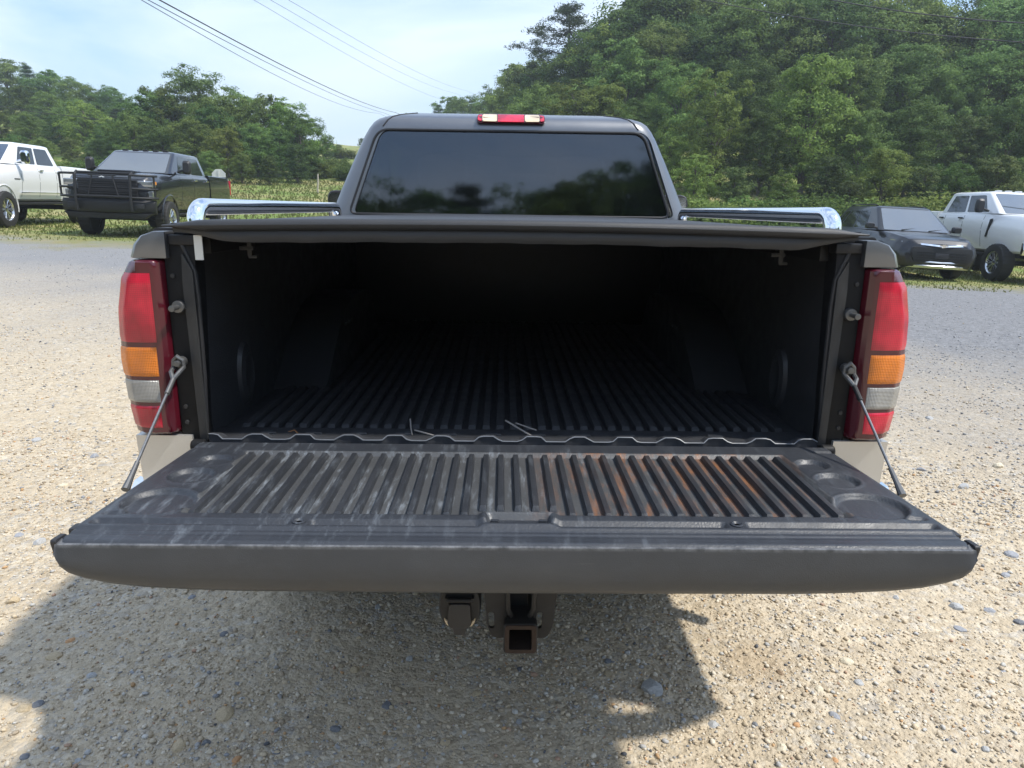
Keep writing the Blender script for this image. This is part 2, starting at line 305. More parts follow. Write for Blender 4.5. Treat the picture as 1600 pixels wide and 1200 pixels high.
# ------------------------------------------------------------------ ground
def ground_material():
    m = bpy.data.materials.new('gravel_and_grass'); m.use_nodes = True; t = m.node_tree; b = t.nodes['Principled BSDF']; l = t.links.new
    b.inputs['Roughness'].default_value = .9; b.inputs['Specular IOR Level'].default_value = .25
    g = N(t, 'ShaderNodeNewGeometry'); P = g.outputs['Position']; s = N(t, 'ShaderNodeSeparateXYZ'); l(P, s.inputs[0])
    def noise(sc, d=4.0, r=.6, off=None):
        n = N(t, 'ShaderNodeTexNoise', i={'Scale': sc, 'Detail': d, 'Roughness': r}); l(P, n.inputs['Vector']); return n.outputs['Fac']
    def mr(v, a, b_, c=0.0, d=1.0):
        n = N(t, 'ShaderNodeMapRange', i={'From Min': a, 'From Max': b_, 'To Min': c, 'To Max': d}); l(v, n.inputs['Value']); return n.outputs[0]
    def mix(f, a, b_):
        n = N(t, 'ShaderNodeMix', data_type='RGBA')
        for sock, v in (('Factor', f), ('A', a), ('B', b_)):
            if isinstance(v, (tuple, float, int)): n.inputs[sock].default_value = (*v, 1) if isinstance(v, tuple) else v
            else: l(v, n.inputs[sock])
        return n.outputs['Result']
    def math_(op, a, b_):
        n = N(t, 'ShaderNodeMath', operation=op)
        for i, v in enumerate((a, b_)):
            if isinstance(v, (float, int)): n.inputs[i].default_value = v
            else: l(v, n.inputs[i])
        return n.outputs[0]
    # stones at two scales
    v1 = N(t, 'ShaderNodeTexVoronoi', i={'Scale': 75.0, 'Randomness': 1.0}); l(P, v1.inputs['Vector'])
    v2 = N(t, 'ShaderNodeTexVoronoi', i={'Scale': 30.0, 'Randomness': 1.0}); l(P, v2.inputs['Vector'])
    v3 = N(t, 'ShaderNodeTexVoronoi', i={'Scale': 11.0, 'Randomness': 1.0}); l(P, v3.inputs['Vector'])
    def ramp(colsock, stops):
        sp = N(t, 'ShaderNodeSeparateColor'); l(colsock, sp.inputs[0]); r = N(t, 'ShaderNodeValToRGB'); e = r.color_ramp; e.interpolation = 'LINEAR'
        while len(e.elements) < len(stops): e.elements.new(.5)
        for q, (p_, c_) in zip(e.elements, stops): q.position = p_; q.color = (*c_, 1)
        l(sp.outputs[0], r.inputs[0]); return r.outputs[0]
    warm = [(0, (.25, .205, .145)), (.2, (.42, .34, .235)), (.5, (.555, .455, .315)), (.75, (.70, .615, .47)), (.9, (.52, .50, .46)), (1, (.22, .22, .225))]
    c1 = ramp(v1.outputs['Color'], warm); c2 = ramp(v2.outputs['Color'], warm)
    big = noise(.9, 5); fine = noise(22, 5, .7)
    dirt = mix(mr(fine, .3, .7), (.43, .35, .24), (.63, .525, .375))
    st = mix(mr(noise(5.0, 3), .4, .6, .25, .8), c1, c2)
    near = mix(mr(noise(2.6, 6, .65), .42, .62, .72, .12), dirt, st)
    vd = N(t, 'ShaderNodeVectorMath', operation='DISTANCE'); pc = at_ground(1185, 1040); vd.inputs[1].default_value = (pc.x, pc.y, 0); l(P, vd.inputs[0])
    near = mix(mr(math_('ADD', vd.outputs['Value'], math_('MULTIPLY', noise(14, 4), .12)), .10, .22, .8, 0.0), near, mix(mr(fine, .3, .7), (.36, .27, .17), (.52, .41, .27)))
    # grey crushed stone towards the far side of the lot
    gv = mix(mr(c1, 0, 1), (.12, .12, .123), (.36, .357, .352)); 
    gcol = mix(mr(math_('ADD', s.outputs['X'], math_('MULTIPLY', noise(.5, 4), 6.0)), -4.0, 9.0, .15, .75), mix(.35, gv, (.33, .325, .315)), mix(mr(noise(16, 5, .75), .35, .65), (.115, .115, .12), (.27, .27, .275)))
    f_grey = mr(math_('ADD', math_('ADD', s.outputs['Y'], math_('MULTIPLY', s.outputs['X'], .42)), math_('MULTIPLY', noise(.6, 5), 5.0)), 4.6, 10.5)
    gravel = mix(f_grey, near, gcol)
    # grass
    g1 = mix(mr(noise(14, 5, .7), .3, .7), (.11, .165, .035), (.20, .27, .065))
    g2 = mix(mr(noise(.5, 5), .42, .62), g1, (.33, .29, .13))
    edge = mr(math_('ADD', s.outputs['Y'], math_('MULTIPLY', math_('SUBTRACT', noise(1.1, 6, .7), .5), 5.0)), 12.4, 14.2)
    dry = mr(math_('ADD', s.outputs['Y'], math_('MULTIPLY', noise(1.6, 6, .7), 4.0)), 15.2, 17.5)
    grass = mix(dry, mix(mr(noise(9, 4), .3, .7), (.27, .215, .11), (.20, .22, .075)), g2)
    l(mix(edge, gravel, grass), b.inputs['Base Color'])
    h = math_('ADD', math_('MULTIPLY', v1.outputs['Distance'], -.5), math_('ADD', math_('MULTIPLY', v2.outputs['Distance'], -1.0), math_('MULTIPLY', noise(120, 3), .7)))
    bp = N(t, 'ShaderNodeBump', i={'Strength': .85, 'Distance': .012}); l(h, bp.inputs['Height']); l(bp.outputs[0], b.inputs['Normal'])
    return m
GM = ground_material()
def terrain():
    def axis(c, n, near, far):
        u = np.linspace(-1, 1, n); a = near * u + (far - near) * np.sign(u) * np.abs(u) ** 5; return c + a
    xs = axis(0, 201, 30, 420); ys = axis(8, 221, 34, 520)
    X, Y = np.meshgrid(xs, ys, indexing='ij'); Z = ground_z(X, Y)
    ny = len(ys)
    def build(name, keep, label=None):
        idx = -np.ones(X.size, int); F = []
        for i in range(len(xs) - 1):
            for j in range(ny - 1):
                if keep((ys[j] + ys[j + 1]) / 2): F.append((i * ny + j, (i + 1) * ny + j, (i + 1) * ny + j + 1, i * ny + j + 1))
        F = np.array(F); used = np.unique(F); idx[used] = np.arange(len(used)); V = np.stack([X.ravel()[used], Y.ravel()[used], Z.ravel()[used]], 1)
        me = bpy.data.meshes.new(name); me.from_pydata(V.tolist(), [], idx[F].tolist()); me.polygons.foreach_set('use_smooth', [True] * len(me.polygons))
        o = link(name, me, GM); tag(o, kind='structure')
    build('gravel_lot', lambda y: y < 13.4); build('meadow', lambda y: y >= 13.4)
terrain()

# ------------------------------------------------------------------ the pickup in front of the camera
TR = empty('pickup_truck', (0.009, 0, 0), R(0.9))
tag(TR, 'dark grey pickup truck with open tailgate, ribbed bed liner and black soft bed cover', 'pickup truck')
FZ = .84
XO = [(.45, .90), (.60, .925), (.70, .93), (.865, .938), (.95, .950), (1.05, .957), (1.17, .950), (1.25, .933), (1.285, .912), (1.32, .893), (1.34, .878), (1.352, .85)]
# --- bed sides (outer skin + inner wall), each a closed solid with a wheel arch
def bedside(s):
    def sect(y, zlo, zhi, grow=0.0):
        zs = [z for z in (zlo, .70, .86, .95, 1.05, 1.17, 1.25, 1.285, 1.32, 1.34, 1.352) if zlo <= z <= zhi]
        if zs[-1] < zhi: zs.append(zhi)
        outp = [(s * (interp(XO, z) + grow), y, z) for z in zs]
        inn = [(s * .800, y, zhi), (s * .795, y, (zhi + zlo) / 2), (s * .80, y, zlo)]
        return outp + inn
    up = mk('bed_side', *ringloft([sect(y, .862, 1.352) for y in (.075, .3, .6, 1.0, 1.4, 1.7, 1.985)]), M['pewter'], TR, sharp=40)
    # lower half in the lighter colour, with the wheel arch cut out
    lo = mk('lower_bed_side', *ringloft([sect(y, .50, .858) for y in (-.015, .3, .6, 1.0, 1.4, 1.7, 1.985)]), M['pewter_low'], TR, sharp=40)
    c = mk('cut', *lathevf([(s * .6, .435), (s * 1.1, .435)], 40, 'x', (0, 1.08, .40)), None); c.data.materials.append(M['pewter_low'])
    boolean(lo, [c])
    # painted cap above the lamp
    def capsec(y, k): 
        return [(s * .815, y, 1.291), (s * (.905 - k), y, 1.291), (s * (.895 - k), y, 1.322), (s * (.875 - k * .7), y, 1.343), (s * (.84), y, 1.353), (s * .815, y, 1.353)]
    mk('corner_cap', *ringloft([capsec(-.022, .012), capsec(-.012, .002), capsec(.0, -.001), capsec(.074, -.001)]), M['pewter'], TR, bevel=.003)
    # top rail with its plastic cap
    mk('rail_cap', *prismvf(roundpoly([(s * .745, 1.338), (s * .868, 1.338), (s * .862, 1.359), (s * .745, 1.359)], .008), 'y', .03, 1.985), M['black_plastic'], TR)
for s in (-1, 1): bedside(s)
# --- inside of the box
def liner_wall(s):
    box('liner_wall', sorted((s * .775, s * .793)), (.055, 1.965), (.82, 1.337), M['bedliner'], TR, .003)
    w = mk('wheel_housing', *prismvf(roundpoly([(.50, .80), (.88, 1.08), (1.40, 1.08), (1.58, .80)], [.01, .2, .2, .01]), 'x', s * .605, s * .776), M['bedliner'], TR, bevel=.012)
    # recessed stake pocket bulge near the tailgate
    mk('wall_bulge', *ringloft([[(s * (.776 - d), .30 + r * .055 * math.cos(t), .945 + r * .095 * math.sin(t)) for t in np.linspace(0, 2 * math.pi, 20, endpoint=False)] for d, r in ((0, 1), (.012, .9), (.018, .65), (.012, .45))]), M['bedliner'], TR)
    for k in range(3): mk('bolt', *lathevf([(0, .006), (s * -.006, .006), (s * -.008, .003)], 8, 'x', (s * .604, .86 + k * .05, 1.0)), M['steel'], TR)
for s in (-1, 1): liner_wall(s)
box('bed_front_wall', (-.80, .80), (1.966, 1.99), (.80, 1.345), M['bedliner'], TR)
box('bed_floor', (-.795, .795), (.005, 1.97), (.80, FZ - .006), M['bedliner'], TR, .002)
box('bed_floor_apron', (-.775, .775), (.02, .10), (FZ - .0065, FZ + .006), M['bedliner'], TR, .004)
rib_me = None
def rib_mesh(L_, h, wt, wb, endslope=.02):
    V = []
    for y0, hh in ((0, 0), (endslope, h), (L_ - endslope, h), (L_, 0)):
        ww = wb if hh == 0 else wt
        V.append([(-wb / 2, y0, 0), (-(wt if hh else wb * .9) / 2, y0, hh + .0005), ((wt if hh else wb * .9) / 2, y0, hh + .0005), (wb / 2, y0, 0)])
    v, f = ringloft(V); me = bpy.data.meshes.new('rib'); me.from_pydata(v, [], f); finish(me, .0025, 2); return me
ribL = rib_mesh(1.86, .015, .018, .024); ribS = rib_mesh(.45, .015, .018, .024)
ribL.materials.append(M['bedliner']); ribS.materials.append(M['bedliner'])
for k in range(39):
    x = (k - 19) * .0375
    o = link('floor_rib', ribL if abs(x) < .585 else ribS, None, TR); o.location = (x, .103, FZ - .006)
# scalloped front edge of the floor liner
def wave(x):
    t = (x / .115) % 1.0; return float(np.interp(t, [0, .12, .24, .56, .68, 1.0], [0, 0, 1, 1, 0, 0]))
xs = np.arange(-.762, .763, .006)
V = []
for x in xs:
    wv = wave(x)
    V.append([(x, -.013 + .006 * wv, .812), (x, -.013 + .006 * wv, FZ + .008 + .011 * wv), (x, -.006 + .006 * wv, FZ + .010 + .011 * wv), (x, .022, FZ + .006 + .009 * wv), (x, .022, .812)])
M['sill'] = mat('worn_sill', (.05, .052, .058), .34, .1, var=.5, vscale=40)
SE = mk('sill_edge', *ringloft(V), M['sill'], TR, sharp=25)
M['sill_highlight'] = mat('worn_edge_highlight', (.16, .17, .185), .4, var=.5, vscale=30)  # worn edge plus the light it catches, put into a pale colour
mk('edge_highlight', *tubevf([(x, -.0135 + .006 * wave(x), FZ + .0095 + .011 * wave(x)) for x in xs[::2]], .0018, 6), M['sill_highlight'], SE)
for k in range(13):
    x = (k - 6) * .115 + .06
    mk('drain_slot', *prismvf(roundpoly([(x - .022, .04), (x + .022, .04), (x + .014, .064), (x - .014, .064)], .004), 'z', FZ + .0055, FZ + .010), M['liner'], TR, bevel=.0015)
box('gap_light_block', (-.775, .775), (-.048, .006), (.795, .822), M['matte_black'], TR, .004)  # added filler, stops light leaking between tailgate and bed
# --- jamb posts beside the tailgate opening
def jamb(s):
    mk('jamb_post', *prismvf([(s * .778, .80), (s * .829, .80), (s * .829, 1.345), (s * .755, 1.345), (s * .760, 1.2)], 'y', -.004, .052), M['jamb'], TR, bevel=.003)
    mk('jamb_panel', *prismvf(roundpoly([(s * .762, .845), (s * .781, .845), (s * .788, 1.235), (s * .784, 1.305), (s * .762, 1.262)], .006), 'y', -.0125, -.0035), M['jamb_panel'], TR, bevel=.003)
    mk('weather_seal', *tubevf([(s * .770, -.002, .83), (s * .760, -.004, 1.0), (s * .757, -.004, 1.2), (s * .760, -.004, 1.26), (s * .785, -.004, 1.325)], .0055, 8), M['black_plastic'], TR)
    b_ = mk('striker_bolt', *join(lathevf([(-.020, .014), (-.016, .015), (-.004, .015)], 16, 'y', (s * .802, 0, 1.178)), lathevf([(-.05, .006), (-.012, .006)], 10, 'y', (s * .802, 0, 1.178)), lathevf([(-.052, .0075), (-.047, .0075)], 12, 'y', (s * .802, 0, 1.178))), M['steel'], TR, bevel=.001)
    for z in (1.25, .93, .89): mk('screw', *lathevf([(-.008, .005), (-.004, .006)], 10, 'y', (s * .812, 0, z)), M['jamb_panel'], TR)
    box('cover_rail_end', sorted((s * .75, s * .812)), (-.012, .03), (1.322, 1.345), M['matte_black'], TR, .004)
    # hinge boss
    mk('hinge_boss', *lathevf([(s * .762, .012), (s * .765, .016), (s * .79, .016), (s * .795, .012)], 14, 'x', (0, -.03, .838)), M['jamb'], TR)
    # tailgate cable with its clevis ends
    A = Vector((s * .806, -.022, 1.046)); B = Vector((s * .812, -.315, .838)); d = (B - A).normalized()
    c = mk('tailgate_cable', *tubevf([A + d * .06, B - d * .03], .0032, 8), M['cable'], TR)
    mk('anchor_bolt', *join(lathevf([(-.02, .0125), (0.0, .0125)], 14, 'y', (A.x, A.y + .012, A.z)), lathevf([(-.036, .008), (-.0, .008)], 10, 'y', (A.x, A.y + .012, A.z))), M['steel'], c, bevel=.0015)
    e1 = Vector((.012, 0, 0)); 
    mk('clevis', *join(tubevf([A + Vector((-.011, -.012, .006)), A + Vector((-.012, -.014, -.01)), A + d * .03 + Vector((-.010, -.008, 0)), A + d * .055], .0055, 8), tubevf([A + Vector((.011, -.012, .006)), A + Vector((.012, -.014, -.01)), A + d * .03 + Vector((.010, -.008, 0)), A + d * .055], .0055, 8), tubevf([A + Vector((-.011, -.012, .006)), A + Vector((0, -.016, .017)), A + Vector((.011, -.012, .006))], .0055, 8)), M['steel'], c)
    mk('sleeve', *tubevf([A + d * .045, A + d * .10], .0058, 10), M['steel' if s < 0 else 'matte_black'], c)
    mk('end_fitting', *tubevf([B - d * .07, B - d * .03, B], [.005, .006, .009], 10), M['steel'], c)
for s in (-1, 1): jamb(s)
# --- tail lamps
def lamp(s):
    def surf(u, z, off):
        xo = interp(XO, z); xi = .832
        pts = [Vector((xi, -.018)), Vector((xi + .012, -.032)), Vector((xi + .05, -.036)), Vector((xo - .03, -.031)), Vector((xo - .007, -.013)), Vector((xo + .002, .02)), Vector((xo + .003, .075))]
        q = u * (len(pts) - 1); i = min(int(q), len(pts) - 2); f = q - i
        p = pts[i].lerp(pts[i + 1], f); a = pts[max(i - 1, 0)]; b = pts[min(i + 2, len(pts) - 1)]; n = Vector(((b - a).y, -(b - a).x)).normalized()
        p = p + n * off
        return (s * p.x, p.y, z)
    root = mk('tail_lamp', [(0, 0, 0)], [], M['tail_dark'], TR, smooth=False)
    zs = [.867, .872] + list(np.linspace(.89, 1.27, 16)) + [1.282, 1.287]
    rings = []
    for z in zs:
        e = -.006 if z in (zs[0], zs[-1]) else 0
        ring = [surf(u, z, e) for u in np.linspace(0, 1, 25)] + [(s * (.90 if z < 1.27 else .88), .072, z), (s * .826, .03, z)]
        rings.append(ring)
    v, f = ringloft(rings); me = bpy.data.meshes.new('tail_lamp'); me.from_pydata(v, [], f); finish(me, sharp=45); me.materials.append(M['tail_dark']); root.data = me
    def pane(name, z0, z1, u0, u1, m):
        fn = lambda a, b: surf(u0 + (u1 - u0) * a, z0 + (z1 - z0) * b, .0028 - (.0024 if (a < .01 or b < .01 or b > .99) else 0))
        grid(name, fn, 26, 12, m, root)
    pane('red_lens', 1.095, 1.258, .205, .93, M['tail_red'])
    pane('amber_lens', 1.012, 1.083, .215, .93, M['tail_amber'])
    pane('clear_lens', .948, 1.003, .225, .93, M['tail_clear'])
    pane('lower_red_lens', .884, .939, .235, .93, M['tail_red'])
for s in (-1, 1): lamp(s)
# --- tailgate, folded down
TG = None
def hwid(y): return float(np.interp(y, [-.58, -.565, -.545, -.50, -.03], [.800, .806, .815, .812, .782]))
def zbot(x): return float(np.interp(abs(x), [0, .50, .62, .70, .75, .785, .80, .806], [.744, .746, .750, .757, .767, .781, .799, .822]))
def tailgate():
    global TG
    # painted shell: loft along x, each section a closed y-z loop
    rings = []
    for x in np.concatenate([[-.806, -.803, -.797, -.785, -.76, -.72, -.66, -.58], np.linspace(-.5, .5, 13), [.58, .66, .72, .76, .785, .797, .803, .806]]):
        zb = zbot(x); zt = .829; e = .0 if abs(x) < .8 else .004
        k = (zt - zb) / .09; w_ = x * (hwid(-.30) / .806)
        rings.append([(x, -.552 + e, .8435), (x, -.568 + e, .8405), (x, -.574 + e, zt - .02 * k), (x, -.577 + e, zt - .045 * k), (x, -.573 + e, zt - .07 * k), (x, -.566 + e, zt - .082 * k), (x, -.55, zb), (x * .995, -.40, zb + .003), (x * .975, -.15, min(zb + .012, .826)), (x * .965, -.045, min(zb + .03, .827)), (x * .965, -.03, min(zb + .045, .8285)), (x * .965, -.03, zt + .0005), (x * .975, -.2, zt + .0005), (x * .99, -.536, zt)])
    TG = mk('tailgate', *ringloft(rings), M['tg_paint'], TR, sharp=38)
    # liner top as a fine relief: raised deck, recessed rib field, round recesses, channel and lip
    nx, ny = 330, 130; X = np.linspace(-1, 1, nx + 1); Y = np.concatenate([np.linspace(-.568, -.03, ny + 1)])
    circ = [(.700, -.400, .066, .060), (.696, -.262, .044, .040), (.682, -.165, .036, .031)]
    V = np.zeros((nx + 1, ny + 1, 3)); 
    for j, y in enumerate(Y):
        hw = hwid(y) - .004; x = X * hw; z = np.full_like(x, .850)
        # rib field
        fld = ss(-.640, -.632, x) * ss(.640, .632, x) * ss(-.452, -.446, y) * ss(-.100, -.106, y)
        # the field ends early at the outermost two ribs
        z -= .0105 * fld
        for cx, cy, rx, ry in circ:
            for sgn in (-1, 1):
                r = np.hypot((x - sgn * cx) / rx, (y - cy) / ry); z -= .0085 * ss(1.06, .93, r); z += .0025 * ss(1.25, 1.1, r) * ss(.98, 1.06, r)
        # long channel in front of the ribs, broken by bosses
        ch = ss(-.500, -.495, y) * ss(-.476, -.482, y) * ss(.785, .775, np.abs(x))
        gap = np.minimum(ss(.018, .024, np.abs(np.abs(x + .0) - .405)), ss(.058, .066, np.abs(x)))
        z -= .009 * ch * gap
        # handle recess
        hr = ss(-.498, -.492, y) * ss(-.430, -.437, y) * ss(.062, .054, np.abs(x)); rim = ss(-.505, -.5, y) * ss(-.418, -.426, y) * ss(.076, .07, np.abs(x)); z += .006 * rim; z -= .017 * hr
        # step down to the lip, two fine lines along it
        z -= .005 * ss(-.508, -.514, y); z -= .0025 * np.exp(-((y + .530) / .0022) ** 2); z += .0016 * np.exp(-((y + .523) / .002) ** 2) + .0016 * np.exp(-((y + .541) / .002) ** 2)
        z -= .006 * ss(-.556, -.568, y)
        z -= .003 * np.exp(-(((np.abs(x) - .735) / .028) ** 4 + ((y + .470) / .0) ** 4)) if False else 0
        # small slots by the outer edge
        for sy in (-.455, -.075):
            z -= .005 * ss(.026, .022, np.abs(np.abs(x) - .755)) * ss(.006, .004, abs(y - sy))
        z -= .012 * ss(.985, 1.0, np.abs(X)) + .010 * ss(-.04, -.03, y)
        V[:, j, 0] = x; V[:, j, 1] = y; V[:, j, 2] = z
    idx = np.arange((nx + 1) * (ny + 1)).reshape(nx + 1, ny + 1)
    F = np.stack([idx[:-1, :-1], idx[1:, :-1], idx[1:, 1:], idx[:-1, 1:]], -1).reshape(-1, 4)
    me = bpy.data.meshes.new('tailgate_liner'); me.from_pydata(V.reshape(-1, 3).tolist(), [], F.tolist()); me.polygons.foreach_set('use_smooth', [True] * len(me.polygons))
    # field faces get the dirtier groove material
    me.materials.append(M['liner']); me.materials.append(M['groove'])
    cz = V[:-1, :-1].reshape(-1, 3); infield = (np.abs(cz[:, 0]) < .64) & (cz[:, 1] > -.452) & (cz[:, 1] < -.10)
    me.polygons.foreach_set('material_index', infield.astype(np.int32))
    link('tailgate_liner', me, None, TG)
    ribT = rib_mesh(.345, .0105, .0105, .0165, .007); ribT.materials.append(M['rib']); ribT2 = rib_mesh(.26, .0105, .0105, .0165, .007); ribT2.materials.append(M['rib'])
    ribT3 = rib_mesh(.31, .0105, .0105, .0165, .007); ribT3.materials.append(M['rib'])
    for k in range(37):
        x = (k - 18) * .0345
        if abs(x) < .08: o = link('rib', ribT3, None, TG); o.location = (x, -.415, .8396)
        else: o = link('rib', ribT, None, TG); o.location = (x, -.449, .8396)
    # latch handle bosses, bolt bosses, edge stops
    for x in (-.045, .045): box('handle_stud', (x - .008, x + .008), (-.468, -.46), (.838, .846), M['liner'], TG, .002)
    for x in (-.405, .405): mk('bolt_boss', *lathevf([(0, .0125), (.004, .0125), (.005, .009), (.002, .005)], 16, 'z', (x, -.488, .848)), M['liner'], TG)
    for s in (-1, 1):
        box('edge_stop', sorted((s * .806, s * .822)), (-.500, -.472), (.815, .838), M['black_plastic'], TG, .004)
        mk('end_cap', *prismvf(roundpoly([(-.566, .848), (-.53, .846), (-.53, .80), (-.556, .80)], .008), 'x', s * .803, s * .814), M['black_plastic'], TG, bevel=.003)
tailgate()
# --- soft cover
def cover():
    C = grid('bed_cover', lambda u, v: (-.80 + 1.6 * u, -.018 + 2.0 * v, 1.372 + .012 * (1 - (2 * u - 1) ** 2) + .003 * math.sin(v * 19) * math.sin(u * math.pi)), 40, 40, M['vinyl'], TR, thick=.004)
    rings = []
    for x in np.linspace(-.815, .815, 61):
        e = ss(.0, 1, (.815 - abs(x)) / .10); zc = 1.366 + .011 * (1 - (x / .8) ** 2); rz = .0025 + .0105 * float(e); ry = .006 + .012 * float(e); zc -= .0 * (1 - e)
        rings.append([(x, -.026 + ry * math.cos(t), zc + rz * math.sin(t)) for t in np.linspace(0, 2 * math.pi, 14, endpoint=False)])
    mk('rear_bar', *ringloft(rings), M['vinyl'], C)
    def flap(u, v):
        x = -.795 + 1.59 * u; e = float(ss(0, 1, (.795 - abs(x)) / .16)); top = 1.364 + .010 * (1 - (x / .8) ** 2); h = .012 + .026 * e + .0006 * math.sin(x * 23) + .0006 * math.sin(x * 61)
        return (x, -.020 - .012 * math.sin(v * 2.6) * e + .004 * math.sin(x * 31) * v * .3, top - h * v)
    grid('rear_flap', flap, 80, 8, M['vinyl'], C, thick=.003)
    box('frame_rail', (-.765, -.735), (.04, 1.95), (1.30, 1.337), M['matte_black'], C, .003); box('frame_rail', (.735, .765), (.04, 1.95), (1.30, 1.337), M['matte_black'], C, .003)
    for k in range(3): box('cover_bow', (-.735, .735), (.5 + .5 * k, .53 + .5 * k), (1.335, 1.36), M['matte_black'], C, .004)
    for x in (-.665, .665): mk('clamp', *join(boxvf((x - .006, x + .006), (.10, .13), (1.29, 1.345)), boxvf((x - .025, x + .01), (.10, .13), (1.305, 1.315)), boxvf((x - .004, x + .018), (.10, .12), (1.285, 1.293))), M['black_plastic'], C, bevel=.002)
    mk('strap_tag', *prismvf(roundpoly([(-.752, 1.288), (-.733, 1.288), (-.733, 1.345), (-.752, 1.345)], .002), 'y', -.0135, -.0105), M['white_tag'], C)
cover()
# --- chrome side rails on the bed
def rail(s):
    pts = [(s * .835, .212, 1.355), (s * .838, .215, 1.372)]
    for t in np.linspace(0, math.pi / 2, 9): pts.append((s * .838, .215 + .05 * (1 - math.cos(t)), 1.372 + .036 * math.sin(t)))
    for y in np.linspace(.35, 1.75, 8): pts.append((s * (.838 - .0 * y), y, 1.408))
    for t in np.linspace(0, math.pi / 2, 9): pts.append((s * .838, 1.79 + .05 * math.sin(t), 1.372 + .036 * math.cos(t)))
    pts.append((s * .838, 1.84, 1.355))
    r = mk('chrome_rail', *tubevf(pts, .0225, 20), M['chrome'], TR, sharp=60)
    for y in (.215, 1.84): mk('rail_foot', *lathevf([(1.356, .036), (1.362, .036), (1.366, .028)], 20, 'z', (s * .838, y, 0)), M['chrome'], r)
for s in (-1, 1): rail(s)
# --- cab shell with window openings
def ring_pts(z, hw, yr, yf, rc, n=10, inset=0.0):
    hw -= inset; yr += inset; yf -= inset; pts = []
    for cx, cy, a0 in ((hw - rc, yr + rc, -90), (hw - rc * 1.6, yf - rc * 1.6, 0), (-(hw - rc * 1.6), yf - rc * 1.6, 90), (-(hw - rc), yr + rc, 180)):
        rr = rc if cy < (yr + yf) / 2 else rc * 1.6
        for k in range(n + 1):
            t = R(a0 + 90 * k / n); pts.append((cx + rr * math.cos(t), cy + rr * math.sin(t), z))
    return pts
CABZ = [(1.30, .885, 1.992, 4.45, .10), (1.36, .868, 2.000, 4.32, .10), (1.50, .812, 2.014, 4.05, .10), (1.65, .748, 2.029, 3.78, .10), (1.76, .698, 2.040, 3.6, .10), (1.80, .676, 2.044, 3.52, .10), (1.83, .655, 2.056, 3.46, .10), (1.848, .635, 2.080, 3.42, .10), (1.861, .605, 2.115, 3.36, .10), (1.878, .53, 2.20, 3.26, .10), (1.890, .38, 2.32, 3.1, .08), (1.896, .16, 2.52, 2.9, .05)]
KX = 1.068
CABZ = [(z, a * KX, b, c, d) for z, a, b, c, d in CABZ]
def crown(pts): return [(x, y, z + (.014 * (1 - (x / .70) ** 2) if z > 1.79 else 0)) for x, y, z in pts]
